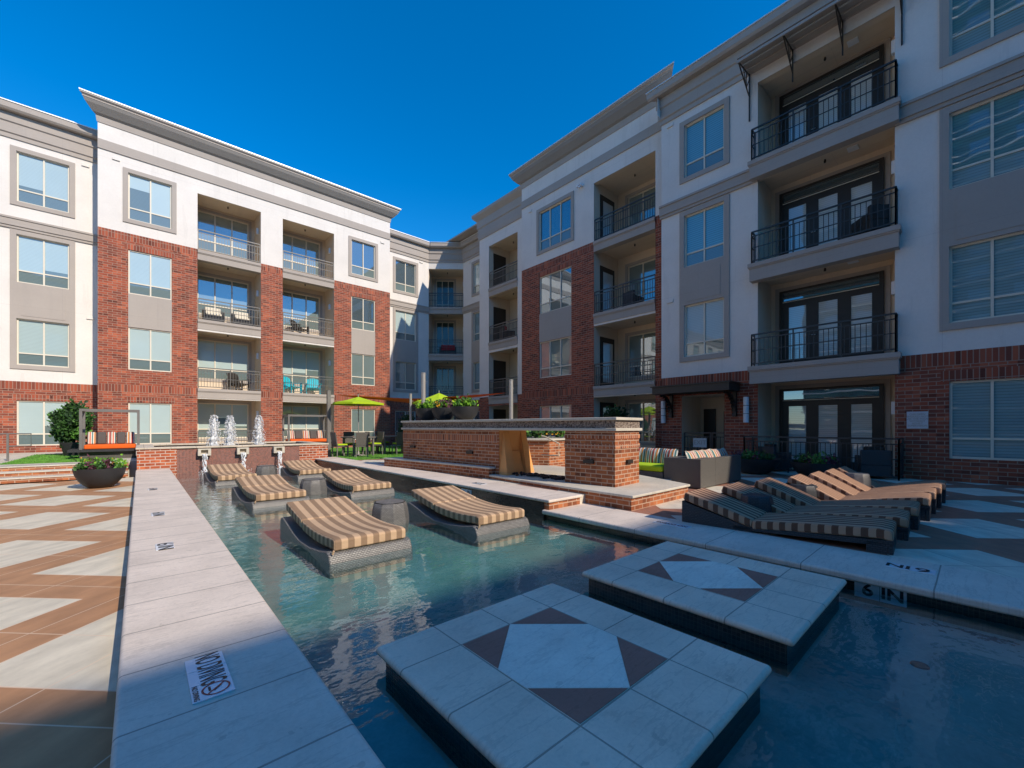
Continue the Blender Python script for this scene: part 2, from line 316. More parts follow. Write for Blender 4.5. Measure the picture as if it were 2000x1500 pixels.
# ---------------------------------------------------------------- mesh builder
def ident(p): return Vector(p)
class MB:
    def __init__(s, T=None): s.v = []; s.f = []; s.T = T or ident
    def add(s, vs, fs):
        o = len(s.v); s.v += [s.T(p) for p in vs]; s.f += [[i + o for i in f] for f in fs]; return s
    def box(s, a, b):
        x0, y0, z0 = a; x1, y1, z1 = b
        return s.add([(x0, y0, z0), (x1, y0, z0), (x1, y1, z0), (x0, y1, z0), (x0, y0, z1), (x1, y0, z1), (x1, y1, z1), (x0, y1, z1)],
                     [(0, 3, 2, 1), (4, 5, 6, 7), (0, 1, 5, 4), (1, 2, 6, 5), (2, 3, 7, 6), (3, 0, 4, 7)])
    def quad(s, *p): return s.add(p, [tuple(range(len(p)))])
    def prism(s, poly, z0, z1):
        n = len(poly)
        return s.add([(x, y, z0) for x, y in poly] + [(x, y, z1) for x, y in poly],
                     [tuple(range(n))[::-1], tuple(range(n, 2 * n))] + [(i, (i + 1) % n, n + (i + 1) % n, n + i) for i in range(n)])
    def ext(s, prof, a, b, axis=0, caps=True):     # profile (p,q) extruded along local axis from a to b
        n = len(prof)
        def P(t, p, q): return (t, p, q) if axis == 0 else (p, t, q)
        fs = [(i, (i + 1) % n, n + (i + 1) % n, n + i) for i in range(n)]
        if caps: fs += [tuple(range(n))[::-1], tuple(range(n, 2 * n))]
        return s.add([P(a, *p) for p in prof] + [P(b, *p) for p in prof], fs)
    def tube(s, pts, r, n=8, r2=None):
        pts = [Vector(p) for p in pts]; m = len(pts); vs = []; up = None
        for i, p in enumerate(pts):
            d = (pts[min(i + 1, m - 1)] - pts[max(i - 1, 0)]).normalized()
            u = Vector((0, 0, 1)) if abs(d.z) < .9 else Vector((1, 0, 0))
            a = d.cross(u).normalized(); b = a.cross(d)
            rr = r if r2 is None else r + (r2 - r) * i / (m - 1)
            for j in range(n):
                t = 2 * math.pi * (j + .5) / n; vs.append(tuple(p + a * math.cos(t) * rr + b * math.sin(t) * rr))
        fs = [(i * n + j, i * n + (j + 1) % n, (i + 1) * n + (j + 1) % n, (i + 1) * n + j) for i in range(m - 1) for j in range(n)]
        fs += [tuple(range(n))[::-1], tuple(range((m - 1) * n, m * n))]
        return s.add(vs, fs)
    def bar(s, a, b, r): return s.tube([a, b], r * 1.3, 4)
    def lathe(s, prof, n=28, c=(0, 0), jit=0):
        vs = []; m = len(prof)
        for i, (r, z) in enumerate(prof):
            for j in range(n):
                t = 2 * math.pi * j / n; q = r
                if jit: q = r * (1 + jit * noise.noise(Vector((math.cos(t) * 2, math.sin(t) * 2, z * 9))) * 2)
                vs.append((c[0] + math.cos(t) * q, c[1] + math.sin(t) * q, z))
        fs = [(i * n + j, i * n + (j + 1) % n, (i + 1) * n + (j + 1) % n, (i + 1) * n + j) for i in range(m - 1) for j in range(n)]
        if prof[0][0] > .001: fs.append(tuple(range(n))[::-1])
        if prof[-1][0] > .001: fs.append(tuple(range((m - 1) * n, m * n)))
        return s.add(vs, fs)
    def blob(s, c, r, sub=1, jit=.2):
        bm = bmesh.new(); bmesh.ops.create_icosphere(bm, subdivisions=sub, radius=1)
        o = random.random() * 50; vs = []
        rr = r if hasattr(r, '__len__') else (r, r, r)
        for v in bm.verts:
            f = 1 + jit * noise.noise(v.co * 1.7 + Vector((o, o, 0)))
            vs.append((c[0] + v.co.x * rr[0] * f, c[1] + v.co.y * rr[1] * f, c[2] + v.co.z * rr[2] * f))
        fs = [[v.index for v in f.verts] for f in bm.faces]; bm.free(); return s.add(vs, fs)
    def leaf(s, p, size, up=.3):
        a = random.uniform(0, 6.283); t = random.uniform(-.3, 1.1)
        d = Vector((math.cos(a) * math.cos(t), math.sin(a) * math.cos(t), math.sin(t) + up)).normalized()
        q = d.cross(Vector((random.uniform(-1, 1), random.uniform(-1, 1), random.uniform(-1, 1)))).normalized()
        p = Vector(p); l = size * random.uniform(.7, 1.3); wv = q * l * .33; nn = d.cross(q) * l * .12
        return s.add([tuple(p), tuple(p + d * l * .5 + wv + nn), tuple(p + d * l), tuple(p + d * l * .5 - wv + nn)], [(0, 1, 2, 3)])
    def split(s, name, mat, parent):
        key = {}; par = list(range(len(s.v)))
        def fd(i):
            while par[i] != i: par[i] = par[par[i]]; i = par[i]
            return i
        for i, v in enumerate(s.v):
            k_ = tuple(round(c, 4) for c in v)
            if k_ in key: par[fd(i)] = fd(key[k_])
            else: key[k_] = i
        for f in s.f:
            for i in f[1:]: par[fd(i)] = fd(f[0])
        gr = {}
        for f in s.f: gr.setdefault(fd(f[0]), []).append(f)
        for fs in gr.values():
            m_ = MB(); mp = {}
            for f in fs:
                q = []
                for i in f:
                    if i not in mp: mp[i] = len(m_.v); m_.v.append(s.v[i])
                    q.append(mp[i])
                m_.f.append(q)
            m_.build(name, mat, parent, recalc=False)
    def build(s, name, mat, parent=None, smooth=False, bevel=0, seg=2, recalc=True):
        me = bpy.data.meshes.new(name); bm = bmesh.new()
        vs = [bm.verts.new(v) for v in s.v]
        for f in s.f:
            try: bm.faces.new([vs[i] for i in f])
            except ValueError: pass
        if recalc: bmesh.ops.recalc_face_normals(bm, faces=bm.faces)
        if smooth:
            for f in bm.faces: f.smooth = True
            for e in bm.edges:
                if len(e.link_faces) == 2 and e.calc_face_angle(0) > R_(48): e.smooth = False
        bm.to_mesh(me); bm.free(); me.materials.append(M[mat] if isinstance(mat, str) else mat)
        o = bpy.data.objects.new(name, me); C.objects.link(o)
        if parent is not None: o.parent = parent
        if bevel:
            b = o.modifiers.new('bevel', 'BEVEL'); b.width = bevel; b.segments = seg; b.limit_method = 'ANGLE'
            for p in me.polygons: p.use_smooth = True
            b.harden_normals = True
        return o
def tag(o, label=None, cat=None, group=None, kind=None):
    if label: o['label'] = label
    if cat: o['category'] = cat
    if group: o['group'] = group
    if kind: o['kind'] = kind
    return o
def thing(name, label, cat, loc=(0, 0, 0), rz=0, group=None, sc_=1):
    o = bpy.data.objects.new(name, None); C.objects.link(o); o.location = loc; o.rotation_euler = (0, 0, rz)
    o.scale = (sc_,) * 3 if not hasattr(sc_, '__len__') else sc_
    o.empty_display_size = .2
    return tag(o, label, cat, group)
def dup(root, loc, rz=0, label=None, group=None, scale=None):
    def cp(o, p):
        c = o.copy(); C.objects.link(c); c.parent = p
        for ch in kids.get(o.name, []): cp(ch, c)
        return c
    kids = {}
    for o in list(C.objects):
        if o.parent: kids.setdefault(o.parent.name, []).append(o)
    r = cp(root, None); r.location = loc; r.rotation_euler = (0, 0, rz)
    if scale: r.scale = scale
    if label: r['label'] = label
    if group: r['group'] = group
    return r
def lettering(txt, size, mat, parent, M4, name='lettering', sx=1, align='CENTER', bold=0, space=1):
    cu = bpy.data.curves.new('t', 'FONT'); cu.body = txt; cu.size = size; cu.align_x = align; cu.align_y = 'CENTER'; cu.offset = bold; cu.space_line = space
    o = bpy.data.objects.new('t', cu); C.objects.link(o); bpy.context.view_layer.update()
    me = bpy.data.meshes.new_from_object(o.evaluated_get(bpy.context.evaluated_depsgraph_get()))
    C.objects.unlink(o); bpy.data.objects.remove(o)
    me.transform(M4 @ Matrix.Diagonal((sx, 1, 1, 1))); me.materials.clear(); me.materials.append(M[mat])
    r = bpy.data.objects.new(name, me); C.objects.link(r); r.parent = parent; return r
def basis(o, x, y):
    x = Vector(x).normalized(); y = Vector(y).normalized(); z = x.cross(y)
    return Matrix(((x.x, y.x, z.x, o[0]), (x.y, y.y, z.y, o[1]), (x.z, y.z, z.z, o[2]), (0, 0, 0, 1)))
# ---------------------------------------------------------------- ground, pool, paving
def struct(name, mb, mat, **k): return tag(mb.build(name, mat, **k), kind='structure')
struct('ground', MB().quad((-400, -400, -.62), (400, -400, -.62), (400, 400, -.62), (-400, 400, -.62)), 'ground')
WZ = -.125
struct('terrace', MB().box((-16, -26, -.5), (-.055, 16.2, -.09)), 'pave_l')
struct('plaza', MB().box((5.02, -26, -.5), (15.6, 4.66, 0)).box((5.9, 4.66, -.5), (19, 14.9, .0)).box((5.0, -26, -.5), (5.02, 4.6, -.1)), 'pave_r')
struct('upper_terrace', MB().box((5.0, 4.66, -.5), (9.5, 14.95, .155)), 'pave_r')
struct('rear_paving', MB().box((-16, 17.4, -.5), (4.9, 29, .30)).box((4.9, 17.0, -.5), (19.5, 29, .150)).box((-16, 16.2, -.5), (-.1, 17.4, -.3)), 'cope_p')
struct('pool_floor', MB().box((.2, -8, -.6), (5.3, 16.7, -.27)), 'plaster')
water = struct('pool_water', MB().quad((.5, -7.9, WZ), (5.1, -7.9, WZ), (5.1, 16.7, WZ), (.5, 16.7, WZ)), 'water', recalc=False)
# copings
lc = thing('pool_wall', 'long raised limestone coping along the left side of the pool', 'pool coping')
MB().box((-.084, -8, .03), (.69, 16.45, .085)).build('coping', 'cope', lc, bevel=.022, seg=4)
MB().box((-.05, -8, -.5), (.655, 16.45, .03)).build('wall', 'mosaic', lc)
rc = thing('pool_wall', 'low limestone coping level with the plaza in front of the right loungers', 'pool coping')
MB().box((4.88, -8, -.07), (5.86, 4.75, .004)).build('coping', 'cope_r', rc, bevel=.026, seg=4)
MB().box((4.99, -8, -.5), (5.6, 4.7, -.07)).build('wall', 'mosaic', rc)
rb = thing('pool_wall', 'raised limestone coping beside the floating loungers, ending in a brick step', 'pool coping')
MB().box((4.9, 4.6, .125), (5.76, 16.9, .175)).build('coping', 'cope_r', rb, bevel=.02, seg=4)
MB().box((4.93, 4.75, -.5), (5.1, 16.9, .125)).build('wall', 'mosaic', rb)
MB().box((4.945, 4.64, .005), (5.73, 4.9, .125)).build('step', 'brick_s', rb)
# stepping platforms
def platform(x0, label):
    y0, y1 = .78, 2.48; x1 = x0 + 1.6; bx0, bx1, by0, by1 = x0 + .405, x0 + 1.215, 1.2, 2.14
    t = thing('stepping_platform', label, 'stepping stone', (0, 0, 0), 0, 'square stone platforms in the pool')
    mx, my = x0 + .81, 1.66
    key = 'plat%d' % int(x0 * 10)
    M[key] = stone(key, (.92, .72, .56), None, None, [('x', bx0, y0 - .1, y1 + .1), ('x', bx1, y0 - .1, y1 + .1), ('y', by0, x0 - .1, x1 + .1), ('y', by1, x0 - .1, x1 + .1),
                   ('x', mx, by1, y1 + .1), ('x', mx, y0 - .1, by0), ('y', my, bx1, x1 + .1), ('y', my, x0 - .1, bx0)])
    MB().box((x0, y0, -.05), (x1, y1, .0)).build('slab', key, t, bevel=.03, seg=5)
    MB().box((x0 + .05, y0 + .05, -.45), (x1 - .05, y1 - .05, -.05)).build('base', 'mosaic', t)
    a, b, c, d = bx0 + .004, bx1 - .004, by0 + .004, by1 - .004; w_, h_ = b - a, d - c
    pts = [(a + w_ / 2, d), (b, c + h_ * .62), (b, c + h_ * .38), (a + w_ / 2, c), (a, c + h_ * .38), (a, c + h_ * .62)]
    MB().prism(pts, -.01, .003).build('inlay', 'inlay_c', t)
    g = .006
    for cx_, cy_, p, q in ((a, d, pts[5], pts[0]), (b, d, pts[0], pts[1]), (b, c, pts[2], pts[3]), (a, c, pts[3], pts[4])):
        k0 = Vector((cx_, cy_)); mid = (k0 + Vector(p) + Vector(q)) / 3
        MB().prism([tuple(mid + (Vector(v) - mid) * .96) for v in (k0, p, q)], -.01, .003).build('corner_inlay', 'inlay_b', t)
    return t
platform(1.08, 'nearest square stone platform in the pool, at the bottom edge of the view')
platform(3.08, 'square stone platform between the nearest platform and the right coping')
# drain
dr = MB().lathe([(0, -.265), (.04, -.265), (.046, -.26), (.05, -.27)], 20, (3.95, .27)).build('pool_drain', 'black', None)
tag(dr, 'small round dark drain on the floor of the pool at the lower right', 'drain')
# depth marker tiles
def tile_sign(label, o, x, y, wd, ht, texts, n=2):
    t = thing('marker_tile', label, 'tile', (0, 0, 0), 0, 'pool marker tiles')
    B = basis(o, x, y); T = lambda p: B @ Vector(p)
    for i in range(n):
        MB(T).box((-wd / 2 + wd / n * i + .002, -ht / 2, -.002), (-wd / 2 + wd / n * (i + 1) - .002, ht / 2, .003)).build('tile', 'tile', t)
    for (s_, size, px, py, sx, bold) in texts:
        lettering(s_, size, 'black', t, B @ Matrix.Translation((px, py, .0045)), sx=sx, bold=bold)
    return t
six = [('6', .20, -.085, .0, 1.15, .002), ('IN', .17, .085, .0, 1.05, .004)]
tile_sign('upside-down 6 IN tile on the right coping nearest the bottom right', (5.47, .44, .006), (0, 1, 0), (-1, 0, 0), .35, .165, six)
tile_sign('6 IN tile on the pool side wall below the right coping', (4.985, .60, -.15), (0, -1, 0), (0, 0, 1), .36, .15, [('6', .15, -.085, .0, 1.1, .004), ('IN', .14, .085, .0, 1.1, .004)])
tile_sign('6 IN tile on the dark pool wall behind the floating lounger', (4.925, 6.9, .03), (0, -1, 0), (0, 0, 1), .34, .12, [('6', .12, -.085, 0, 1, .003), ('IN', .11, .085, 0, 1, .003)])
tile_sign('6 IN tile on top of the raised coping beside the brick steps', (5.25, 6.9, .18), (0, 1, 0), (-1, 0, 0), .34, .16, six)
tile_sign('NO DIVING tile on the right coping by the head of the nearest right lounger', (5.48, 2.83, .006), (0, 1, 0), (-1, 0, 0), .5, .15, [('NO DIVING', .1, 0, 0, .85, .003)], 3)
for (yy, nm) in ((5.75, 'nearer small 6 IN tile on the left coping beside the floating loungers'), (7.95, 'farther small 6 IN tile on the left coping beside the floating loungers'), (11.2, 'faint far 6 IN tile on the left coping near the fountain')):
    tile_sign(nm, (.20, yy, .088), (0, -1, 0), (1, 0, 0), .3, .15, six)
nd = tile_sign('NO DIVING tile with a crossed-out diver on the near left coping', (.262, 2.61, .088), (0, -1, 0), (1, 0, 0), .46, .165, [('NO DIVING', .15, -.07, .008, .44, .002), ('NO DIVING', .03, .15, -.066, .9, .0008)], 3)
B = basis((.262, 2.61, .088), (0, -1, 0), (1, 0, 0)); m = MB(lambda p: B @ Vector(p))
cx_, cy_, r0 = .155, .014, .058
for i in range(28):
    a0, a1 = 2 * math.pi * i / 28, 2 * math.pi * (i + 1) / 28
    m.quad(*[(cx_ + math.cos(a) * r, cy_ + math.sin(a) * r, .0045) for a, r in ((a0, r0), (a1, r0), (a1, r0 - .009), (a0, r0 - .009))])
m.quad((cx_ - .042, cy_ + .036, .0046), (cx_ - .036, cy_ + .042, .0046), (cx_ + .042, cy_ - .036, .0046), (cx_ + .036, cy_ - .042, .0046))
m.build('prohibition_ring', plain('sign_red', (.35, .03, .03), .5), nd, recalc=False)
m = MB(lambda p: B @ Vector(p)); m.quad((cx_ - .03, cy_ - .03, .0044), (cx_ + .012, cy_ - .03, .0044), (cx_ + .012, cy_ - .02, .0044), (cx_ - .03, cy_ - .02, .0044))
m.quad((cx_ - .02, cy_ + .018, .0044), (cx_ + .018, cy_ - .012, .0044), (cx_ + .022, cy_ - .006, .0044), (cx_ - .014, cy_ + .026, .0044))
m.build('diver_mark', 'black', nd, recalc=False)
# ---------------------------------------------------------------- buildings
def F(ox, oy, ux, uy, nx, ny):
    def T(p): return Vector((ox + ux * p[0] + nx * p[1], oy + uy * p[0] + ny * p[1], p[2]))
    return T                    # local: (u, outward, z)
def facade(par, T, paint, holes, names):
    us, zs = set(), set()
    for m_, u0, u1, z0, z1 in paint: us |= {u0, u1}; zs |= {z0, z1}
    for h in holes: us |= {h[0], h[1]}; zs |= {h[2], h[3]}
    us, zs = sorted(us), sorted(zs); mbs = {}
    for i in range(len(us) - 1):
        for j in range(len(zs) - 1):
            uc, zc = (us[i] + us[i + 1]) / 2, (zs[j] + zs[j + 1]) / 2
            if any(h[0] < uc < h[1] and h[2] < zc < h[3] for h in holes): continue
            mt = None
            for m_, u0, u1, z0, z1 in paint:
                if u0 < uc < u1 and z0 < zc < z1: mt = m_
            if mt: mbs.setdefault(mt, MB(T)).quad((us[i], 0, zs[j]), (us[i + 1], 0, zs[j]), (us[i + 1], 0, zs[j + 1]), (us[i], 0, zs[j + 1]))
    for h in holes:
        u0, u1, z0, z1, dp, mt = h
        m_ = mbs.setdefault(mt, MB(T))
        m_.quad((u0, 0, z0), (u0, -dp, z0), (u0, -dp, z1), (u0, 0, z1)); m_.quad((u1, 0, z0), (u1, -dp, z0), (u1, -dp, z1), (u1, 0, z1))
        m_.quad((u0, 0, z1), (u0, -dp, z1), (u1, -dp, z1), (u1, 0, z1)); m_.quad((u0, 0, z0), (u0, -dp, z0), (u1, -dp, z0), (u1, 0, z0))
    for mt, mb in mbs.items(): mb.split(names.get(mt, 'stucco_wall'), mt, par)
NM = {'brick': 'brick_wall', 'white': 'stucco_wall', 'gray': 'gray_panel', 'cream': 'balcony_wall', 'soldier': 'soldier_course'}
WR = random.Random(11)
def window(par, T, u0, u1, z0, z1, n=2, w0=-.1, up='blind', lo='lower', fr=.26, rev=True, mat='frame', fw=.05):
    f = MB(T); b = fw
    f.box((u0, w0, z0), (u1, w0 + .05, z0 + b)).box((u0, w0, z1 - b), (u1, w0 + .05, z1))
    zt = z0 + (z1 - z0) * fr
    for i in range(n + 1):
        c = u0 + (u1 - u0) * i / n; c0 = max(u0, c - b / 2 if 0 < i < n else (u0 if i == 0 else u1 - b)); c1 = c0 + b
        f.box((c0, w0 + .001, z0 + b), (c1, w0 + .052, z1 - b))
    f.box((u0 + b, w0 + .002, zt - .025), (u1 - b, w0 + .047, zt + .025))
    o = f.build('window', mat, par)
    ws = (u1 - u0) / n
    for i in range(n):
        a, c = u0 + ws * i, u0 + ws * (i + 1)
        m_ = up if isinstance(up, str) else up[i % len(up)]
        if m_ in ('blind', 'shade') and WR.random() < .3:
            zb = zt + (z1 - zt) * WR.choice((.12, .25, .45, .6))
            MB(T).box((a, w0 - .01, zb), (c, w0 + .012, z1 - .01)).build('pane', m_, o); MB(T).box((a, w0 - .01, zt), (c, w0 + .012, zb - .002)).build('pane', 'lower', o)
        else: MB(T).box((a, w0 - .01, zt), (c, w0 + .012, z1 - .01)).build('pane', m_, o)
        MB(T).box((a, w0 - .01, z0 + .01), (c, w0 + .02, zt - .001)).build('pane', lo if isinstance(lo, str) else lo[i % len(lo)], o)
    return o
def surround(par, T, u0, u1, z0, z1, b=.17, pr=.045, mids=()):
    m_ = MB(T)
    m_.box((u0 - b, .0, z0 - b), (u0, pr, z1 + b)).box((u1, 0, z0 - b), (u1 + b, pr, z1 + b))
    m_.box((u0, 0, z0 - b), (u1, pr, z0)).box((u0, 0, z1), (u1, pr, z1 + b))
    for a, c in mids: m_.box((u0, .0, a), (u1, pr, c))
    for a, c in mids: m_.box((u0 + .12, pr, a + .12), (u1 - .12, pr + .012, c - .25))
    return m_.build('window_surround', 'gray', par)
def railing(par, T, pts, z, mat, h=1.0, gap=.115, name='railing'):
    m_ = MB(T)
    for (a, b) in zip(pts[:-1], pts[1:]):
        a, b = Vector((a[0], a[1], 0)), Vector((b[0], b[1], 0)); L = (b - a).length
        for hh, r in ((h, .024), (h - .14, .016), (h * .5, .012), (.09, .018)):
            m_.bar((a.x, a.y, z + hh), (b.x, b.y, z + hh), r)
        k_ = max(1, int(L / gap))
        for i in range(1, k_):
            p = a.lerp(b, i / k_); m_.tube([(p.x, p.y, z + .09), (p.x, p.y, z + h - .14)], .012, 4)
        nn = max(1, round(L / 1.3))
        for i in range(nn + 1):
            p = a.lerp(b, i / nn); m_.bar((p.x, p.y, z), (p.x, p.y, z + h), .019)
    return m_.build(name, mat, par)
def slab(par, T, u0, u1, z, w0, w1, th=.46, over=.0):
    m_ = MB(T).box((u0, w0, z - th), (u1, w1, z - .13)).box((u0 - over, w0, z - .13), (u1 + over, w1 + .05, z))
    m_.box((u0 - over * .5, w0, z - .17), (u1 + over * .5, w1 + .025, z - .13))
    return m_.build('balcony_slab', 'gray', par)
def band(par, T, u0, u1, z0, z1, pr=.1, name='string_course'):
    return MB(T).box((u0, 0, z0 + .1), (u1, pr, z1)).box((u0, 0, z0), (u1, pr * .6, z0 + .1)).box((u0 - .0, 0, z1 - .07), (u1, pr + .035, z1 + .004)).build(name, 'gray', par)
def profile_cornice(par, T, u0, u1, prof, mat, e0=1, e1=1, name='cornice'):
    # prof (w,z) closed; ends mitred outwards
    n = len(prof); vs = [(u0 - w_ * e0, w_, z_) for w_, z_ in prof] + [(u1 + w_ * e1, w_, z_) for w_, z_ in prof]
    fs = [(i, (i + 1) % n, n + (i + 1) % n, n + i) for i in range(n)] + [tuple(range(n)), tuple(range(n, 2 * n))]
    return MB(T).add(vs, fs).build(name, mat, par)
def wing_cornice(par, T, u0, u1, e0=0, e1=0, z=0):
    profile_cornice(par, T, u0, u1, [(-.3, 12.93 + z), (.05, 12.93 + z), (.05, 13.08 + z), (.1, 13.12 + z), (.1, 13.5 + z), (.15, 13.54 + z), (.15, 13.88 + z), (-.3, 13.88 + z)], 'gray', e0, e1)
    profile_cornice(par, T, u0, u1, [(-.3, 13.89 + z), (.34, 13.89 + z), (.40, 13.96 + z), (.40, 14.18 + z), (-.3, 14.18 + z)], 'gray', e0, e1)
    profile_cornice(par, T, u0, u1, [(-.3, 14.182 + z), (.43, 14.182 + z), (.43, 14.22 + z), (-.3, 14.22 + z)], 'cap', e0, e1, 'roof_edge')
def tower_cornice(par, T, u0, u1, e0=1, e1=1, z=0):
    profile_cornice(par, T, u0, u1, [(-.3, 13.16 + z), (.05, 13.16 + z), (.05, 13.55 + z), (-.3, 13.55 + z)], 'gray', 0, 0, 'frieze')
    profile_cornice(par, T, u0, u1, [(-.3, 14.25 + z), (.03, 14.25 + z), (.06, 14.5 + z), (-.3, 14.5 + z)], 'gray', e0, e1)
    profile_cornice(par, T, u0, u1, [(-.3, 14.5 + z), (.061, 14.5 + z), (.16, 14.56 + z), (.36, 14.78 + z), (.42, 14.9 + z), (-.3, 14.9 + z)], 'graydk', e0, e1)
    profile_cornice(par, T, u0, u1, [(-.3, 14.9 + z), (.43, 14.9 + z), (.43, 14.95 + z), (.5, 15.0 + z), (.5, 15.06 + z), (-.3, 15.06 + z)], 'gray', e0, e1)
    profile_cornice(par, T, u0, u1, [(-.3, 15.062 + z), (.52, 15.062 + z), (.52, 15.1 + z), (-.3, 15.1 + z)], 'cap', e0, e1, 'roof_edge')
def bay(par, T, u0, u1, zf, zt, dp, win=None, door=None, wall='cream', n=3, side_lamp=True, up='shade', lo='lower', side_door=None, z_end=None):
    """recessed balcony bay: floor, ceiling, side and back walls, back window"""
    m_ = MB(T)
    holes = []
    if win: holes.append((win[0], win[1], win[2], win[3], .1, wall))
    Tb = lambda p: T((p[0], p[1] - dp, p[2]))
    ce = zt + .12
    facade(par, Tb, [(wall, u0, u1, zf, ce)], holes, NM)
    m_.quad((u0, -.24, ce), (u1, -.24, ce), (u1, -dp, ce), (u0, -dp, ce)).quad((u0, -.24, zt), (u1, -.24, zt), (u1, -.24, ce), (u0, -.24, ce))
    m_.quad((u0, 0, zf), (u1, 0, zf), (u1, -dp, zf), (u0, -dp, zf))
    m_.quad((u0, 0, zt), (u1, 0, zt), (u1, -.24, zt), (u0, -.24, zt))
    for u in (u0, u1): m_.quad((u, 0, zf), (u, -dp, zf), (u, -dp, ce), (u, 0, ce))
    m_.build('balcony_recess', wall, par, recalc=False)
    if win:
        window(par, Tb, *win, n=n, up=up, lo=lo)
        b = .13; MB(Tb).box((win[0] - b, 0, win[2] - b), (win[0], .03, win[3] + b)).box((win[1], 0, win[2] - b), (win[1] + b, .03, win[3] + b)).box((win[0], 0, win[3]), (win[1], .03, win[3] + b)).box((win[0], 0, win[2] - b), (win[1], .03, win[2])).build('window_surround', 'gray', par)
    if side_lamp:
        MB(T).box((u1 - .09, -dp * .45, zf + 1.75), (u1 - .005, -dp * .45 + .16, zf + 2.05)).build('wall_lamp', 'lamp', par)
    MB(T).lathe([(.03, ce - .1), (.035, ce - .05), (.02, ce)], 8, ((u0 + u1) / 2, -dp * .5)).build('sprinkler', 'bronze', par)
def vents(par, T, spots):
    for u, z in spots:
        MB(T).box((u - .12, 0, z - .05), (u + .12, .03, z + .07)).box((u - .12, .03, z - .05), (u + .12, .05, z - .03)).build('vent', 'white', par)
FZ = [.15, 3.2, 6.5, 9.8]; OT = [2.7, 5.95, 9.38, 12.49]
WZs = [(.58, 2.43), (3.87, 5.74), (7.2, 9.13), (10.46, 12.48)]
# ---- sunlit building (left)
LB = thing('apartment_building', 'four-storey brick and white stucco apartment building in full sun on the left', 'building')
T = F(0, 24.8, 1, 0, 0, -1)
c1, c2, bA, bB = (-.37, 1.11), (9.37, 10.83), (2.06, 4.69), (5.71, 8.37)
holes = [(c1[0], c1[1], a, b, .11, 'brick' if i < 3 else 'white') for i, (a, b) in enumerate(WZs)] + [(c2[0], c2[1], a, b, .11, 'brick' if i < 3 else 'white') for i, (a, b) in enumerate(WZs)]
for b_ in (bA, bB):
    for i in range(4): holes.append((b_[0], b_[1], FZ[i] if i == 0 else FZ[i] - .4, OT[i], .02, 'cream'))
paint = [('white', -1.32, 11.8, -.3, 14.5)]
for a, b in ((-1.32, 2.06), (4.69, 5.71), (8.37, 11.8)): paint += [('brick', a, b, -.3, 9.5), ('soldier', a, b, 9.5, 9.83), ('soldier', a, b, 2.87, 3.2)]
for c in (c1, c2):
    paint += [('gray', c[0], c[1], 5.74, 7.2), ('soldier', c[0] - .12, c[1] + .12, 9.13, 9.36), ('soldier', c[0] - .12, c[1] + .12, 2.43, 2.67)]
facade(LB, T, paint, holes, NM)
ups = {0: ('shade', 'shade', 'blind', 'shade'), 1: ('curtain', 'curtain', 'tint', 'tint')}
for k_, c in enumerate((c1, c2)):
    for i, (a, b) in enumerate(WZs): window(LB, T, c[0], c[1], a, b, 2, up=ups[k_][i])
    surround(LB, T, c[0], c[1], WZs[3][0], WZs[3][1])
for b_ in (bA, bB):
    for i in range(4):
        up = 'shade' if i < 2 else 'curtain'
        bay(LB, T, b_[0], b_[1], FZ[i], OT[i], 1.6, (b_[0] + .12, b_[1] - .28, FZ[i] + .62, min(OT[i] - .12, FZ[i] + 2.62)), up=up)
        if i: slab(LB, T, b_[0] + .002, b_[1] - .002, FZ[i], -.3, .02)
        railing(LB, T, [(b_[0] + .03, -.05), (b_[1] - .03, -.05)], FZ[i], 'rail')
tower_cornice(LB, T, -1.32, 11.8)
vents(LB, T, [(-.75, 12.9), (11.3, 12.85)])
MB().box((-1.32, 24.805, -.3), (-1.315, 26.0, 14.9)).box((11.795, 24.805, -.3), (11.8, 26, 14.9)).build('stucco_wall', 'white', LB)
MB().box((-1.3, 24.6, 14.9), (11.78, 36, 15.0)).build('roof', 'gray', LB)
T2 = F(0, 25.85, 1, 0, 0, -1)
def wing(T, u0, u1, wins, bandz=(9.33, 9.77)):
    hl = []; pt = [('white', u0, u1, -.3, 13.9), ('brick', u0, u1, -.3, 2.87), ('soldier', u0, u1, 2.87, 3.2)]
    for c, ms, bl in wins:
        for i, (a, b) in enumerate(WZs): hl.append((c[0], c[1], a, b, .11, 'brick' if i == 0 else 'white'))
        pt.append(('soldier', c[0] - .12, c[1] + .12, 2.43, 2.67))
    facade(LB, T, pt, hl, NM)
    for c, ms, bl in wins:
        for i, (a, b) in enumerate(WZs): window(LB, T, c[0], c[1], a, b, 2, up=ms[i])
        surround(LB, T, c[0], c[1], WZs[3][0], WZs[3][1])
        surround(LB, T, c[0], c[1], WZs[1][0], WZs[2][1], mids=[(WZs[1][1], WZs[2][0])])
    band(LB, T, u0, u1, *bandz)
wing(T2, -48, -1.3, [((x_, x_ + 1.47), ('blind', 'shade', 'blind', 'shade'), 0) for x_ in (-43.7, -39.7, -35.7, -31.7, -27.7, -23.7, -19.7, -15.7)] + [((-3.7, -2.23), ('shade', 'blind', 'blind', 'blind'), 0), ((-7.7, -6.23), ('blind',) * 4, 0), ((-11.7, -10.2), ('blind',) * 4, 0)])
wing(T2, 11.8, 15.2, [((12.68, 14.19), ('tint', 'curtain', 'shade', 'tint'), 0)])
wing_cornice(LB, T2, -48, -1.3); wing_cornice(LB, T2, 11.8, 15.2, 0, -.4)
vents(LB, T2, [(-4.35, 12.75), (-1.75, 12.7), (-1.6, 6.1), (14.6, 12.8)])
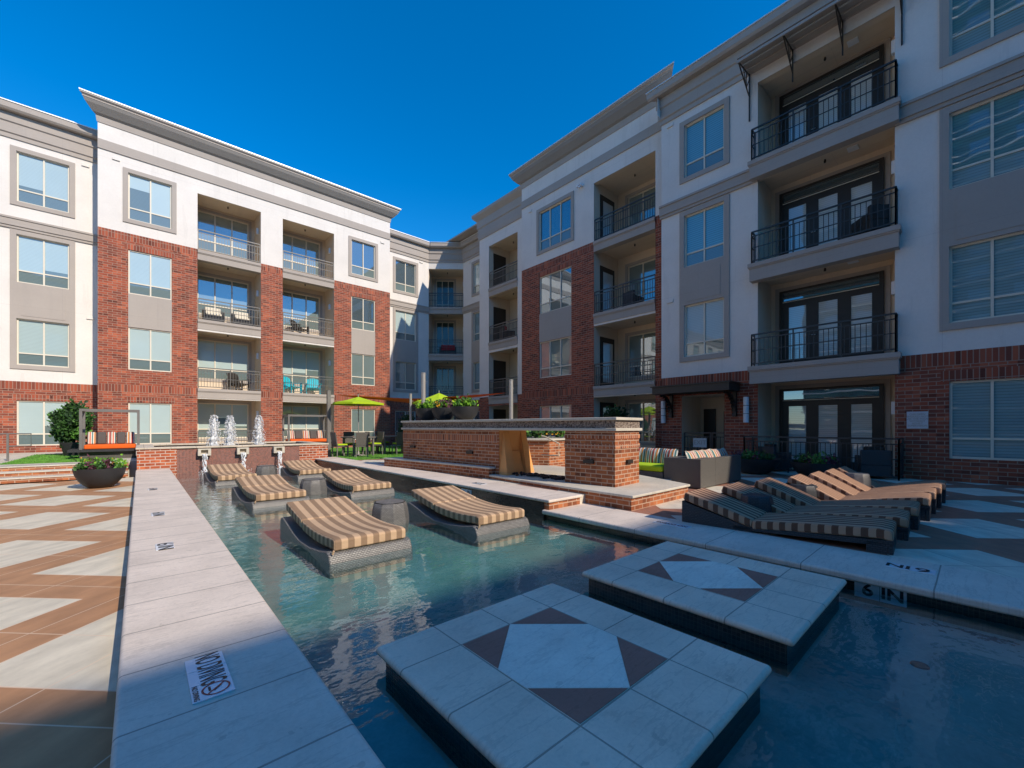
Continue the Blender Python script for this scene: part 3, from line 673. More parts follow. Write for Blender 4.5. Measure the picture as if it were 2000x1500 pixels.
# corner loggia (chamfered)
d = Vector((17.07 - 15.2, 24.3 - 25.85)); L = d.length; d.normalize()
TC = F(15.2, 25.85, d.x, d.y, d.y, -d.x)
facade(LB, TC, [('white', 0, L, 12.5, 13.9), ('brick', 0, .0001, 0, .001)], [], NM)
for i in range(4):
    z0, z1 = FZ[i], OT[i]
    bay(LB, TC, 0, L, z0, z1, 1.9, (.25, 1.6, z0 + .1, z1 - .15), n=3, up='deep', lo='deep', wall='cream')
    if i: slab(LB, TC, 0, L, z0, -.3, .03); railing(LB, TC, [(.02, -.05), (L - .02, -.05)], z0, 'railr')
wing_cornice(LB, TC, 0, L, -.45, -.45)
MB(TC).box((0, -3.5, -.3), (L, -2.0, 14.15)).build('stucco_wall', 'cream', LB)
MB().box((-48, 26, 14.0), (15.2, 36, 14.1)).build('roof', 'gray', LB)
# ---- shaded building (right)
RB = thing('apartment_building', 'four-storey brick and stucco apartment building with wide balconies in the shade on the right', 'building')
LBs = LB; LB = RB
TW = F(17.07, 0, 0, 1, -1, 0)
hl = [(21.6, 23.1, a, b, .11, 'white') for a, b in WZs]
facade(RB, TW, [('white', 21.0, 24.3, -.3, 13.9), ('brick', 21.0, 24.3, -.3, 2.87), ('soldier', 21, 24.3, 2.87, 3.2)], hl, NM)
for i, (a, b) in enumerate(WZs): window(RB, TW, 21.6, 23.1, a, b, 2, up=('tint', 'curtain', 'curtain', 'shade')[i])
surround(RB, TW, 21.6, 23.1, WZs[3][0], WZs[3][1]); surround(RB, TW, 21.6, 23.1, WZs[1][0], WZs[2][1], mids=[(WZs[1][1], WZs[2][0])])
band(RB, TW, 21, 24.3, 9.33, 9.77); wing_cornice(RB, TW, 21, 24.3, 0, -.45); vents(RB, TW, [(23.6, 12.75), (23.6, 9.55), (23.6, 6.1)])
TBb = F(16.0, 0, 0, 1, -1, 0)
ob = (17.45, 20.05)
facade(RB, TBb, [('white', 16.57, 21.0, 3.2, 14.4), ('brick', 16.57, 21.0, -.3, 3.2)], [(ob[0], ob[1], FZ[i] - (.4 if i else 0), OT[i] - .06, .02, 'cream') for i in range(4)], NM)
for i in range(4):
    bay(RB, TBb, ob[0], ob[1], FZ[i], OT[i] - .06, 1.7, (ob[0] + .1, ob[0] + .9, FZ[i] + .1, FZ[i] + 2.5), n=1, up='deep', lo='deep', side_lamp=False)
    MB(TBb).box((ob[1] - .03, -1.35, FZ[i]), (ob[1] - .002, -.35, FZ[i] + 2.3)).build('door', 'bronze', RB)
    if i: slab(RB, TBb, ob[0] + .002, ob[1] - .002, FZ[i], -.3, .03); railing(RB, TBb, [(ob[0] + .02, -.03), (ob[1] - .02, -.03)], FZ[i], 'rail')
MB().box((16.0, 21.0, -.3), (17.2, 21.004, 14.3)).build('stucco_wall', 'white', RB)
profile_cornice(RB, TBb, 16.57, 21.0, [(-.3, 13.1), (.05, 13.1), (.08, 13.3), (.08, 13.75), (.13, 13.8), (.13, 14.25), (.28, 14.4), (.36, 14.5), (.36, 14.66), (-.3, 14.66)], 'gray', 0, 1)
# tower
TT = F(15.5, 0, 0, 1, -1, 0)
ot, wt = (8.69, 11.74), (13.08, 15.24)
hl = [(wt[0], wt[1], a, b, .11, 'brick' if i < 3 else 'white') for i, (a, b) in enumerate(WZs)] + [(ot[0], ot[1], FZ[i] - (.4 if i else 0), OT[i], .02, 'cream') for i in range(4)]
paint = [('white', 8.16, 16.57, -.3, 14.5)]
for a, b in ((8.16, 8.69), (11.74, 16.57)): paint += [('brick', a, b, -.3, 9.5), ('soldier', a, b, 9.5, 9.83), ('soldier', a, b, 2.87, 3.2)]
paint += [('gray', wt[0], wt[1], 5.74, 7.2), ('soldier', wt[0] - .12, wt[1] + .12, 9.13, 9.36), ('soldier', wt[0] - .12, wt[1] + .12, 2.43, 2.67)]
facade(RB, TT, paint, hl, NM)
for i, (a, b) in enumerate(WZs): window(RB, TT, wt[0], wt[1], a, b, 3, up=('curtain', 'curtain', 'tint', 'tint')[i])
surround(RB, TT, wt[0], wt[1], *WZs[3])
for i in range(4):
    bay(RB, TT, ot[0], ot[1], FZ[i], OT[i], 1.9, (ot[0] + .15, ot[1] - .55, FZ[i] + .5, min(OT[i] - .2, FZ[i] + 2.5)), up='curtain', lo='tint', side_lamp=False)
    dd = MB(TT).box((ot[1] - .04, -1.55, FZ[i]), (ot[1] - .002, -.45, FZ[i] + 2.35)).build('door', 'bronze', RB)
    MB(TT).box((ot[1] - .05, -1.4, FZ[i] + .25), (ot[1] - .041, -.65, FZ[i] + 2.1)).build('pane', 'door_g', dd)
    if i: slab(RB, TT, ot[0] + .002, ot[1] - .002, FZ[i], -.3, .03)
    if i: railing(RB, TT, [(ot[0] + .02, -.02), (ot[1] - .02, -.02)], FZ[i], 'railr')
tower_cornice(RB, TT, 8.16, 16.57)
vents(RB, TT, [(15.9, 12.8)]); MB(TT).box((12.35, 0, 12.62), (12.62, .2, 12.7)).box((12.4, .1, 12.55), (12.5, .2, 12.66)).build('flood_lamp', 'lamp', RB)
MB().box((15.51, 16.57, -.3), (16.6, 16.574, 14.8)).box((15.51, 8.10, 13.9), (17.5, 8.104, 14.8)).build('stucco_wall', 'white', RB)
# main block
TM = F(15.0, 0, 0, 1, -1, 0)
cl, cr, om = (5.84, 7.25), (-.9, .5), (1.5, 4.8)
FM, OM = [0, 3.3, 6.61, 9.92], [2.78, 6.1, 9.42, 12.55]
WM = [(.57, 2.48), (3.92, 5.82), (7.22, 9.12), (10.52, 12.45)]
hl = [(cl[0], cl[1], *WM[i], .11, 'white') for i in (1, 2, 3)] + [(cr[0], cr[1], *WM[i], .11, 'brick' if i == 0 else 'white') for i in range(4)]
hl += [(om[0], om[1], FM[i] - (.45 if i else 0), OM[i], .02, 'cream') for i in range(4)] + [(5.84, 7.35, 0, 2.49, .3, 'cream')]
hl += [(-5.2, -3.8, *WM[i], .11, 'white') for i in range(4)]
paint = [('white', -26, 8.16, -.3, 13.9), ('brick', -26, 1.5, -.3, 2.87), ('soldier', -26, 1.5, 2.87, 3.22), ('brick', 4.8, 8.16, -.3, 2.87), ('soldier', 4.8, 8.16, 2.87, 3.22),
         ('soldier', cr[0] - .15, cr[1] + .15, 2.48, 2.75)]
facade(RB, TM, paint, hl, NM)
for i in range(4): window(RB, TM, cr[0], cr[1], *WM[i], n=2, up='arc' if i > 1 else 'teal', lo='teal'); window(RB, TM, -5.2, -3.8, *WM[i], n=2)
for i in (1, 2, 3): window(RB, TM, cl[0], cl[1], *WM[i], n=2, up=('', 'pale', 'tealb', 'tealb')[i])
for c in (cl, cr):
    surround(RB, TM, c[0], c[1], *WM[3]); surround(RB, TM, c[0], c[1], WM[1][0], WM[2][1], mids=[(WM[1][1], WM[2][0])])
band(RB, TM, 4.8, 8.2, 9.33, 9.8); band(RB, TM, -26, 1.5, 9.33, 9.8)
vents(RB, TM, [(7.8, 12.75), (7.8, 6.1), (7.8, 9.5)])
def french(par, T, u0, u1, z, h):
    n = 3; f = MB(T); w0, b = -.06, .165; ht = h - .42
    f.box((u0 - .1, w0, z), (u0, w0 + .09, z + h)).box((u1, w0, z), (u1 + .1, w0 + .09, z + h)).box((u0, w0, z + h - .07), (u1, w0 + .09, z + h)).box((u0, w0, z + ht), (u1, w0 + .09, z + ht + .07))
    o = f.build('french_doors', 'bronze', par)
    MB(T).box((u0, w0 + .01, z + ht + .07), (u1, w0 + .03, z + h - .07)).build('transom', 'tint', o)
    MB(T).box((u0, w0 + .091, z + ht + .02), (u1, w0 + .1, z + ht + .045)).build('trim', 'frame', o)
    for i in range(n):
        a, c = u0 + (u1 - u0) * i / n, u0 + (u1 - u0) * (i + 1) / n
        MB(T).box((a, w0 + .02, z), (a + b, w0 + .07, z + ht)).box((c - b, w0 + .02, z), (c, w0 + .07, z + ht)).box((a + b, w0 + .02, z), (c - b, w0 + .07, z + .28)).box((a + b, w0 + .02, z + ht - .16), (c - b, w0 + .07, z + ht)).build('door_leaf', 'bronze', o)
        MB(T).box((a + b, w0 + .025, z + .28), (c - b, w0 + .05, z + ht - .16)).build('pane', 'door_g', o)
    MB(T).tube([(u1 - .92, w0 + .12, z + 1.02), (u1 - .8, w0 + .12, z + 1.02)], .012, 6).build('handle', 'silver', o)
for i in range(4):
    z = FM[i]
    bay(RB, TM, om[0], om[1], z, OM[i], 1.3, None, side_lamp=False)
    Tb = lambda p: TM((p[0], p[1] - 1.3, p[2]))
    french(RB, lambda p: TM((p[0], p[1] - 1.22, p[2])), 1.96, 4.42, z, 2.62)
    MB(Tb).box((1.72, .0, z), (1.86, .05, z + 2.75)).box((4.52, 0, z), (4.66, .05, z + 2.75)).box((1.86, 0, z + 2.62), (4.52, .05, z + 2.75)).build('door_surround', 'gray', RB)
    MB(TM).box((om[0] + .003, -.55, z + 1.7), (om[0] + .12, -.43, z + 2.05)).build('wall_lamp', 'lamp', RB)
    MB(TM).box((2.35, -.75, OM[i] + .09), (2.6, -.5, OM[i] + .119)).build('ceiling_lamp', 'lamp', RB)
    if i:
        slab(RB, TM, 1.4, 4.96, z, -.02, .28, .56, .04)
        railing(RB, TM, [(4.9, -.0), (4.9, .25), (1.46, .25), (1.46, .0)], z, 'railr', 1.02)
wing_cornice(RB, TM, -26, 8.16, 0, 1)
MB().box((14.7, 8.16, 13.2), (15.5, 8.164, 14.15)).build('stucco_wall', 'white', RB)
MB().box((15.01, -26, 14.05), (26, 8.1, 14.15)).box((15.6, 8.2, 14.9), (26, 16.5, 15.0)).box((16.1, 16.6, 14.3), (26, 29, 14.4)).box((25.9, -26, -.3), (26, 29, 14)).build('roof', 'gray', RB)
# entrance niche and door
MB(TM).box((5.84, -1.6, 0), (7.35, -1.55, 2.49)).box((5.79, -1.6, 0), (5.84, -.3, 2.49)).box((7.35, -1.6, 0), (7.4, -.3, 2.49)).box((5.84, -1.6, 2.49), (7.35, -.3, 2.54)).build('entrance_recess', 'cream', RB)
MB(TM).box((6.05, -1.54, 0), (6.45, -1.5, 1.95)).box((6.75, -1.54, 0), (7.2, -1.5, 2.05)).build('door', 'bronze', RB)
ec = MB(TM).box((5.35, .0, 2.55), (8.04, .9, 2.8)).box((5.3, .0, 2.8), (8.1, .95, 2.84)).build('entrance_canopy', 'bronze', RB)
for u in (5.5, 7.75):
    pts = [(u, .02 + .72 * (1 - math.cos(t * math.pi / 2 / 9)), 1.75 + .78 * math.sin(t * math.pi / 2 / 9)) for t in range(10)]
    m_ = MB(TM)
    for a, b in zip(pts[:-1], pts[1:]):
        m_.add([(u - .06, a[1], a[2]), (u + .06, a[1], a[2]), (u + .06, b[1], b[2]), (u - .06, b[1], b[2]), (u - .06, a[1] + .1, a[2] - .02), (u + .06, a[1] + .1, a[2] - .02), (u + .06, b[1] + .08, b[2] - .08), (u - .06, b[1] + .08, b[2] - .08)],
               [(0, 1, 2, 3), (4, 5, 6, 7), (0, 3, 7, 4), (1, 2, 6, 5)])
    m_.box((u - .06, 0, 1.7), (u + .06, .06, 2.55)); m_.build('bracket', 'bronze', ec)
for u, nm in ((8.03, 'far'), (5.12, 'near')):
    s_ = MB(TM).lathe([(.0, 1.5), (.085, 1.5), (.085, 2.34), (0, 2.34)], 14, (u, .1)).build('wall_lamp', 'lamp', RB, smooth=True)
    MB(TM).lathe([(.089, 1.78), (.089, 1.795)], 14, (u, .1)).lathe([(.089, 2.05), (.089, 2.065)], 14, (u, .1)).build('lamp_band', 'bronze', s_)
# metal awning above the top balcony
aw = MB(TM).box((1.3, .95, 12.78), (5.1, 1.0, 12.86)); aw.box((1.3, 0, 12.95), (5.1, .95, 12.975))
aw.box((1.3, .62, 12.85), (5.1, .66, 12.9)).box((1.3, .3, 12.88), (5.1, .34, 12.93))
aw = aw.build('awning', 'gray', RB)
for u in (1.36, 2.6, 3.82, 5.04):
    m_ = MB(TM).bar((u, .97, 12.8), (u, .04, 12.2), .016).bar((u, .04, 11.95 if 2 < u < 4.5 else 11.4), (u, .04, 12.95), .018).bar((u, .97, 12.82), (u, .04, 12.9), .016).bar((u, .55, 12.84), (u, .3, 12.36), .012).bar((u, .3, 12.9), (u, .3, 12.36), .012).bar((u, .3, 12.36), (u, .04, 12.8), .012)
    m_.build('bracket', 'bronze', aw)
# gate with EXIT sign
TG = lambda p: TM((p[0], p[1], p[2]))
g_ = thing('metal_gate', 'dark metal gate across the entrance under the canopy', 'gate')
railing(g_, TM, [(5.88, -.12), (6.3, -.12)], .02, 'railr', 1.12, name='side_panel'); railing(g_, TM, [(6.36, -.12), (7.3, -.12)], .02, 'railr', 1.12, name='gate_leaf')
es = thing('exit_sign', 'white rectangular EXIT sign hanging on the entrance gate', 'sign')
MB(TM).box((6.47, -.07, .62), (6.95, -.055, .95)).build('panel', plain('sign_panel', (.62, .6, .58), .5, .04), es)
lettering('EXIT', .22, 'gray', es, basis((15.0 + .05, 6.71, .785), (0, -1, 0), (0, 0, 1)), sx=1.0)
cs = thing('pool_sign', 'square white pool rule sign on the brick wall between balcony and window', 'sign')
MB(TM).box((.87, .0, 1.31), (1.27, .02, 1.75)).build('panel', plain('sign_panel_b', (.60, .60, .62), .5, .04), cs)
lettering('CHILDREN\nSHOULD NOT\nUSE THE POOL\nWITHOUT\nADULT\nSUPERVISION', .062, 'gray', cs, basis((14.977, 1.07, 1.53), (0, -1, 0), (0, 0, 1)), space=.95, bold=.0008)
# patio railing on the ground floor
pr_ = thing('patio_railing', 'dark metal railing around the ground floor patio behind the right loungers', 'railing')
railing(pr_, TM, [(4.95, .02), (4.95, .75), (1.35, .75), (1.35, .02)], 0, 'railr', 1.05)
# ---- off-camera neighbours that shade the foreground and fill reflections
def neighbour(label, x0, x1, y0, y1, h, balc=None):
    t = thing('tower_block', label, 'building')
    MB().box((x0, y0, -.6), (x1, y1, h)).build('wall', 'glass_wall' if balc else 'white', t)
    fl = int(h / 3.3)
    for k_ in range(fl):
        m_ = MB(); z = 1 + k_ * 3.3
        n = int((x1 - x0) / 4)
        for i in range(n): m_.box((x0 + i * 4 + 1, y1, z), (x0 + i * 4 + 3, y1 + .02, z + 1.9))
        n = int((y1 - y0) / 4)
        for i in range(n): m_.box((x1, y0 + i * 4 + 1, z), (x1 + .02, y0 + i * 4 + 3, z + 1.9))
        m_.build('window', 'tint', t)
        if balc:
            m2 = MB(); pts = []
            for s_ in range(25): 
                y = y0 + (y1 - y0) * s_ / 24; pts.append((x1 + .6 + 1.1 * abs(math.sin(s_ / 24 * math.pi * 3)), y, z - .6))
            m2.tube(pts, .16, 4); pts2 = [(a, b, c + 1) for a, b, c in pts]; m2.tube(pts2, .06, 4); m2.build('balcony', 'white', t)
    return t
neighbour('tall stucco apartment tower behind the camera that shades the near pool', -30, 13.7, -45, -25, 20.1)
neighbour('lower stucco apartment block behind the camera next to the tower', 13.8, 45, -45, -25, 18.4)
neighbour('high-rise with curved balconies standing off to the left of the terrace', -75, -52, -34, 20, 62, True)
# ---------------------------------------------------------------- rear terrace: steps, lawn, fountain
st = thing('entry_steps', 'three low brick and limestone steps at the back left of the terrace', 'steps')
for i, y in enumerate((16.2, 16.65, 17.1)):
    z = -.06 + .12 * (i + 1)
    MB().box((-14, y + .02, z - .125), (-.25, y + (.47 if i < 2 else .4), z - .035)).build('riser', 'brick_s', st)
    MB().box((-14, y, z - .035), (-.25, y + (.47 if i < 2 else .42), z)).build('tread', 'cope_p', st, bevel=.012)
def lawn(name, poly, z, n, label):
    t = struct(name, MB().prism(poly, z - .05, z), 'grass')
    m_ = MB(); xs = [p[0] for p in poly]; ys = [p[1] for p in poly]; k_ = 0
    def inside(x, y):
        c = False
        for i in range(len(poly)):
            x1, y1 = poly[i]; x2, y2 = poly[i - 1]
            if (y1 > y) != (y2 > y) and x < (x2 - x1) * (y - y1) / (y2 - y1) + x1: c = not c
        return c
    while k_ < n:
        x, y = random.uniform(min(xs), max(xs)), min(ys) + (max(ys) - min(ys)) * random.random() ** 1.6
        if not inside(x, y): continue
        a = random.random() * 6.28; l = random.uniform(.02, .045); dx, dy = math.cos(a) * .006, math.sin(a) * .006
        lx, ly = random.uniform(-.02, .02), random.uniform(-.02, .02)
        m_.add([(x - dx, y - dy, z), (x + dx, y + dy, z), (x + lx, y + ly, z + l)], [(0, 1, 2)]); k_ += 1
    tag(m_.build('grass_blades', 'blade', None, recalc=False), label, 'grass', kind='stuff')
lawn('lawn', [(5.8, 15.0), (9.2, 15.5), (12.6, 16.8), (12.6, 24.3), (5.8, 24.3)], .165, 26000, 'bright green turf around the dining tables')
lawn('lawn', [(-2.9, 18.1), (-.6, 18.0), (-.6, 23.5), (-2.9, 23.5)], .315, 9000, 'small green turf patch in front of the left striped daybed')
FY0 = 16.5
fo = thing('fountain_basin', 'raised brick and mosaic fountain basin with limestone coping at the far end of the pool', 'fountain')
MB().box((-.06, FY0 + .04, -.4), (.86, FY0 + .35, .68)).box((4.35, FY0 + .04, -.4), (5.35, FY0 + .35, .68)).build('brick_wall', 'brick_wet', fo)
MB().box((.861, FY0 + .06, -.4), (4.349, FY0 + .35, .68)).build('mosaic_wall', 'mosaic_w', fo)
MB().box((-.09, FY0, .68), (5.38, FY0 + .42, .735)).box((-.09, FY0 + .42, .68), (.35, 19.5, .735)).box((5.0, FY0 + .42, .68), (5.38, 19.5, .735)).box((-.09, 19.5, .68), (5.38, 19.9, .735)).build('coping', 'cope_x', fo, bevel=.015, seg=3)
MB().box((.3, FY0 + .35, .2), (5.05, 19.6, .3)).box((-.06, 19.6, 0), (5.35, 19.85, .68)).box((-.06, FY0 + .36, -.1), (.3, 19.6, .68)).box((5.05, FY0 + .36, -.1), (5.35, 19.6, .68)).build('basin', 'brick_s', fo)
tag(MB().quad((.34, FY0 + .4, .66), (5.02, FY0 + .4, .66), (5.02, 19.55, .66), (.34, 19.55, .66)).build('fountain_water', 'water', None, recalc=False), kind='structure')
for i, (X, nm) in enumerate(((1.54, 'left'), (2.58, 'middle'), (3.66, 'right'))):
    m_ = MB().box((X - .17, FY0 - .14, .44), (X + .17, FY0 + .08, .50)).box((X - .17, FY0 - .14, .50), (X - .09, FY0 + .08, .62)).box((X + .09, FY0 - .14, .50), (X + .17, FY0 + .08, .62)).box((X - .09, FY0 - .0, .50), (X + .09, FY0 + .08, .62)).box((X - .17, FY0 - .14, .62), (X + .17, FY0 + .08, .66))
    m_.build('water_spout', 'cope_p', fo, bevel=.006)
    for k_ in range(3):
        m2 = MB(); pts = []; w0 = .075 - .015 * k_
        for j in range(13):
            t = j / 12; y = FY0 - .14 - .11 * t ** .6 - .03 * k_; z = .50 - .66 * t ** 1.5
            ww = w0 * (1 - .35 * t) * (1 + .5 * noise.noise(Vector((j * .9, k_ * 5 + i * 9, 0)))); o_ = .03 * noise.noise(Vector((j * .6, 7 + k_ + i * 3, 2)))
            pts.append(((X + o_ - ww, y, z), (X + o_ + ww, y - .02, z)))
        for a, b in zip(pts[:-1], pts[1:]): m2.quad(a[0], a[1], b[1], b[0])
        if k_ == 0: fall = thing('water_stream', 'white stream of water falling from the %s of the three fountain spouts' % nm, 'water stream', (0, 0, 0), 0, 'fountain streams')
        m2.build('stream', 'fall', fall, smooth=True, recalc=False)
    m3 = MB()
    for j in range(60): m3.blob((X + random.gauss(0, .09), FY0 - .28 + random.gauss(0, .07), WZ + abs(random.gauss(0, .05))), random.uniform(.006, .02), 1)
    m3.build('splash', 'foam', fall)['kind'] = 'stuff'
for X, Y, h, nm in ((1.93, 17.7, 1.72, 'left'), (2.37, 17.5, 1.70, 'middle'), (3.32, 17.9, 1.74, 'right')):
    t = thing('fountain_jet', 'foaming white water jet, %s one of the three in the raised basin' % nm, 'water jet', (X, Y, .66), 0, 'fountain jets')
    hh = h - .66; prof = []
    for j in range(26):
        u = j / 25; r = (.075 * (1 - u) ** .7 * (1 + .10 * math.sin(u * 9 + X)) + .042 * (1 - u ** 6))
        prof.append((max(.005, r if j < 25 else .005), hh * u))
    MB().lathe(prof, 26, jit=.45).build('jet', 'foam', t, smooth=True)
    m_ = MB()
    for j in range(620):
        u = random.random(); a = random.random() * 6.28; r = (.15 * (1 - u) ** .5 + .05) * random.uniform(.7, 1.25)
        m_.blob((math.cos(a) * r, math.sin(a) * r, hh * u * 1.04), random.uniform(.004, .02), 1, .5)
    m_.build('spray', 'foam', t)['kind'] = 'stuff'
# handrail
hr = thing('handrail', 'bent dark metal handrail beside the steps at the far left', 'handrail')
MB().tube([(-5.6, 19.6, .75), (-4.15, 19.75, 1.0), (-3.2, 19.9, 1.14), (-2.55, 19.9, 1.14), (-2.55, 19.9, .76), (-3.0, 19.9, .76)], .022, 8).build('rail', 'steel', hr)
MB().box((-3.05, 19.88, .3), (-3.0, 19.92, 1.13)).build('post', 'steel', hr)
# ---------------------------------------------------------------- central brick structure
def pl(a): return a
ang = math.atan2(-(5.86 - 6.46), 11.43 - 4.42)      # rotation of wall axis from +Y
A0 = Vector((6.46, 4.42)); dv = Vector((5.86 - 6.46, 11.43 - 4.42)).normalized(); nv = Vector((dv.y, -dv.x))
TS = lambda p: Vector((A0.x + dv.x * p[0] + nv.x * p[1], A0.y + dv.y * p[0] + nv.y * p[1], p[2]))
FW = thing('fireplace_wall', 'long low brick outdoor fireplace wall with pebble-dash cap carrying three planters', 'fireplace')
th_ = .94
MB(TS).box((0, 0, .2), (1.12, th_, 1.275)).build('pillar', 'brick_s', FW)
MB(TS).box((-.012, -.012, .95), (1.13, th_ + .012, 1.03)).box((-.012, -.012, 1.13), (1.13, th_ + .012, 1.21)).build('soldier_course', 'soldier_s', FW)
MB(TS).box((3.0, 0, .0), (7.04, th_, 1.275)).build('wall', 'brick_s', FW)
MB(TS).box((3.05, -.004, .98), (7.05, th_, 1.16)).build('soldier_course', 'soldier_s', FW)
MB(TS).box((-.05, -.05, 1.275), (7.08, th_ + .05, 1.33)).build('lower_cap', 'cope_p', FW, bevel=.01)
MB(TS).box((-.01, -.01, 1.33), (7.05, th_ + .01, 1.475)).build('band', 'pebble', FW)
MB(TS).box((-.06, -.06, 1.475), (7.09, th_ + .06, 1.53)).build('upper_cap', 'cope_p', FW, bevel=.012)
m_ = MB(TS)
# firebox end with splayed cheeks and a recess
m_.add([(2.985, 0, .2), (2.985, th_, .2), (2.985, th_, 1.275), (2.985, 0, 1.275)], [(0, 1, 2, 3)])
m_.add([(2.985, .0, .25), (2.985, .12, 1.275), (2.985, .3, 1.275), (2.985, .3, .25), (2.72, .0, .25), (2.72, .3, .25)], [(0, 4, 1), (4, 5, 2, 1), (5, 3, 2)])
m_.add([(2.985, th_, .25), (2.985, th_ - .04, 1.275), (2.985, th_ - .2, 1.275), (2.985, th_ - .28, .25), (2.72, th_, .25), (2.72, th_ - .28, .25)], [(0, 4, 1), (4, 5, 2, 1), (5, 3, 2)])
m_.add([(2.8, .3, .25), (2.8, th_ - .28, .25), (2.95, th_ - .28, .78), (2.95, .3, .78), (2.985, .3, .78), (2.985, th_ - .28, .78)], [(0, 1, 2, 3), (3, 2, 5, 4)])
m_.build('firebox', 'fire', FW)
for u, v, z, side in ((.55, -.02, .69, 0), (4.0, -.02, .72, 0), (6.5, -.02, .78, 0)):
    MB(TS).box((u - .11, -.05, z - .035), (u + .11, .0, z + .035)).build('step_light', 'bronze', FW)
MB(TS).box((-.05, .40, .66), (.0, .60, .73)).build('step_light', 'bronze', FW)
# bronze handle rail in the gap
hr2 = thing('grab_rail', 'small cream metal grab rail fixed inside the fireplace opening', 'handrail')
MB(TS).tube([(2.7, th_ + .25, 1.14), (2.55, th_ + .25, 1.10), (2.2, th_ + .3, .95), (2.2, th_ + .3, .66), (2.7, th_ + .25, .66)], .016, 6).build('rail', 'frame', hr2)
PB = thing('brick_plinth', 'raised limestone-topped brick plinth under the fireplace', 'plinth')
polyB = [(5.87, 3.68), (7.9, 3.70), (8.6, 5.2), (8.9, 9.2), (5.95, 9.4), (6.02, 7.68), (5.9, 5.6)]
def shrink(p, s):
    c = Vector((sum(a for a, b in p) / len(p), sum(b for a, b in p) / len(p))); return [tuple(c + (Vector(v) - c) * s) for v in p]
MB().prism(shrink(polyB, .985), -.05, .205).build('riser', 'brick_s', PB)
MB().prism(polyB, .205, .25).build('coping', 'cope_p', PB, bevel=.014)
polyA = [(6.0, 7.5), (7.2, 7.6), (7.0, 12.0), (5.5, 12.0), (5.72, 10.5), (5.9, 9.0)]
MB().prism(shrink(polyA, .985), .1, .375).build('upper_riser', 'brick_s', PB)
MB().prism(polyA, .375, .42).build('upper_coping', 'cope_p', PB, bevel=.014)
for i in range(95):
    p = TS((random.uniform(1.2, 2.9), random.gauss(.28, .09), .25))
    o = MB().blob((p.x, p.y, p.z + .02 + random.random() * .02), (random.uniform(.03, .06), random.uniform(.03, .055), .03), 1, .6).build('lava_rock', 'rock')
    tag(o, 'dark red-brown lava rock lying in the row under the fireplace lintel', 'rock', 'loose lava rocks in the fire trough')
# brick planter behind
bp = thing('brick_planter', 'brick planter with limestone coping seen through the fireplace opening', 'planter')
MB().prism([(8.75, 8.2), (11.2, 8.4), (11.2, 10.6), (8.3, 10.6), (8.0, 9.4)], 0, .96).build('wall', 'brick_s', bp)
MB().prism([(8.7, 8.14), (11.25, 8.35), (11.25, 10.65), (8.25, 10.65), (7.94, 9.4)], .96, 1.01).build('coping', 'cope_p', bp, bevel=.01)
def foliage(parent, c, rad, n, size, mats, name='foliage', squash=1, up=.3, shell=.6):
    per = n // len(mats)
    for mt in mats:
        m_ = MB(); cl = [(Vector((random.gauss(0, 1), random.gauss(0, 1), random.gauss(0, 1))).normalized() * random.uniform(shell, 1)) for _ in range(14)]
        for i in range(per):
            q = random.choice(cl) + Vector((random.gauss(0, .16), random.gauss(0, .16), random.gauss(0, .16)))
            if q.z < -.2 and squash < .9: q.z = abs(q.z)
            m_.leaf((c[0] + q.x * rad[0], c[1] + q.y * rad[1], c[2] + q.z * rad[2]), size, up)
        m_.build(name, mt, parent, recalc=False)
# ---------------------------------------------------------------- bowls with plants
def bowl(label, loc, r, h, n=900, mats=('lmid', 'leafb', 'leafp', 'leaf', 'flower'), group=None, name='bowl_planter', lf=.085):
    t = thing(name, label, 'planter', loc, random.random() * 3, group)
    prof = [(r * .28, 0), (r * .42, .012 * h), (r * .62, h * .16), (r * .8, h * .38), (r * .93, h * .66), (r * .99, h * .93), (r, h), (r * .95, h), (r * .93, h * .9), (.001, h * .86)]
    MB().lathe(prof, 40).build('bowl', 'bowl', t, smooth=True)
    MB().lathe([(.001, h * .87), (r * .93, h * .9), (.001, h * .91)], 24).build('soil', 'soil', t)
    for i, mt in enumerate(mats):
        m_ = MB(); k_ = max(3, int(7 - i))
        cs_ = [(random.uniform(0, 6.28), random.uniform(.15, .85)) for _ in range(k_)]
        for j in range(n // len(mats) if mt != 'flower' else n // 14):
            a, q = random.choice(cs_); x = math.cos(a) * q * r + random.gauss(0, .11) * r; y = math.sin(a) * q * r + random.gauss(0, .11) * r
            if math.hypot(x, y) > r: continue
            zz = h * .92 + abs(random.gauss(0, .5)) * .17 + (.03 if mt == 'flower' else 0)
            m_.leaf((x, y, zz), lf if mt != 'flower' else .04, .5)
        m_.build('foliage' if mt != 'flower' else 'flowers', mt, t, recalc=False)
    return t
bowl('wide charcoal bowl of mixed green, purple and yellow plants on the left terrace', (-.70, 13.95, -.09), .465, .47, 1700)
for (u, r, nm) in ((6.48, .35, 'far left'), (5.68, .355, 'middle'), (4.76, .385, 'near right')):
    p = TS((u, th_ / 2, 0)); bowl('charcoal bowl of leafy plants on the fireplace wall, %s of the three' % nm, (p.x, p.y, 1.53), r, .36, 1100, group='planters on the fireplace wall', lf=.09)
bowl('dark bowl planter standing in shade beside the patio railing, left one', (13.3, 4.35, 0), .66, .45, 800, ('leaf', 'leafp', 'lmid'), group='bowls in front of the patio')
bowl('dark bowl planter in shade behind the right loungers, right one by the patio railing', (13.35, 2.9, 0), .55, .42, 700, ('leaf', 'lmid', 'leafp'), group='bowls in front of the patio')
foliage(bp, (9.7, 9.2, 1.08), (1.0, .7, .28), 900, .14, ('leaf', 'lmid', 'leafd'), squash=.5)
m_ = MB()
for j in range(50): m_.leaf((9.7 + random.uniform(-.8, .8), 8.9 + random.uniform(-.4, .4), 1.12), .06)
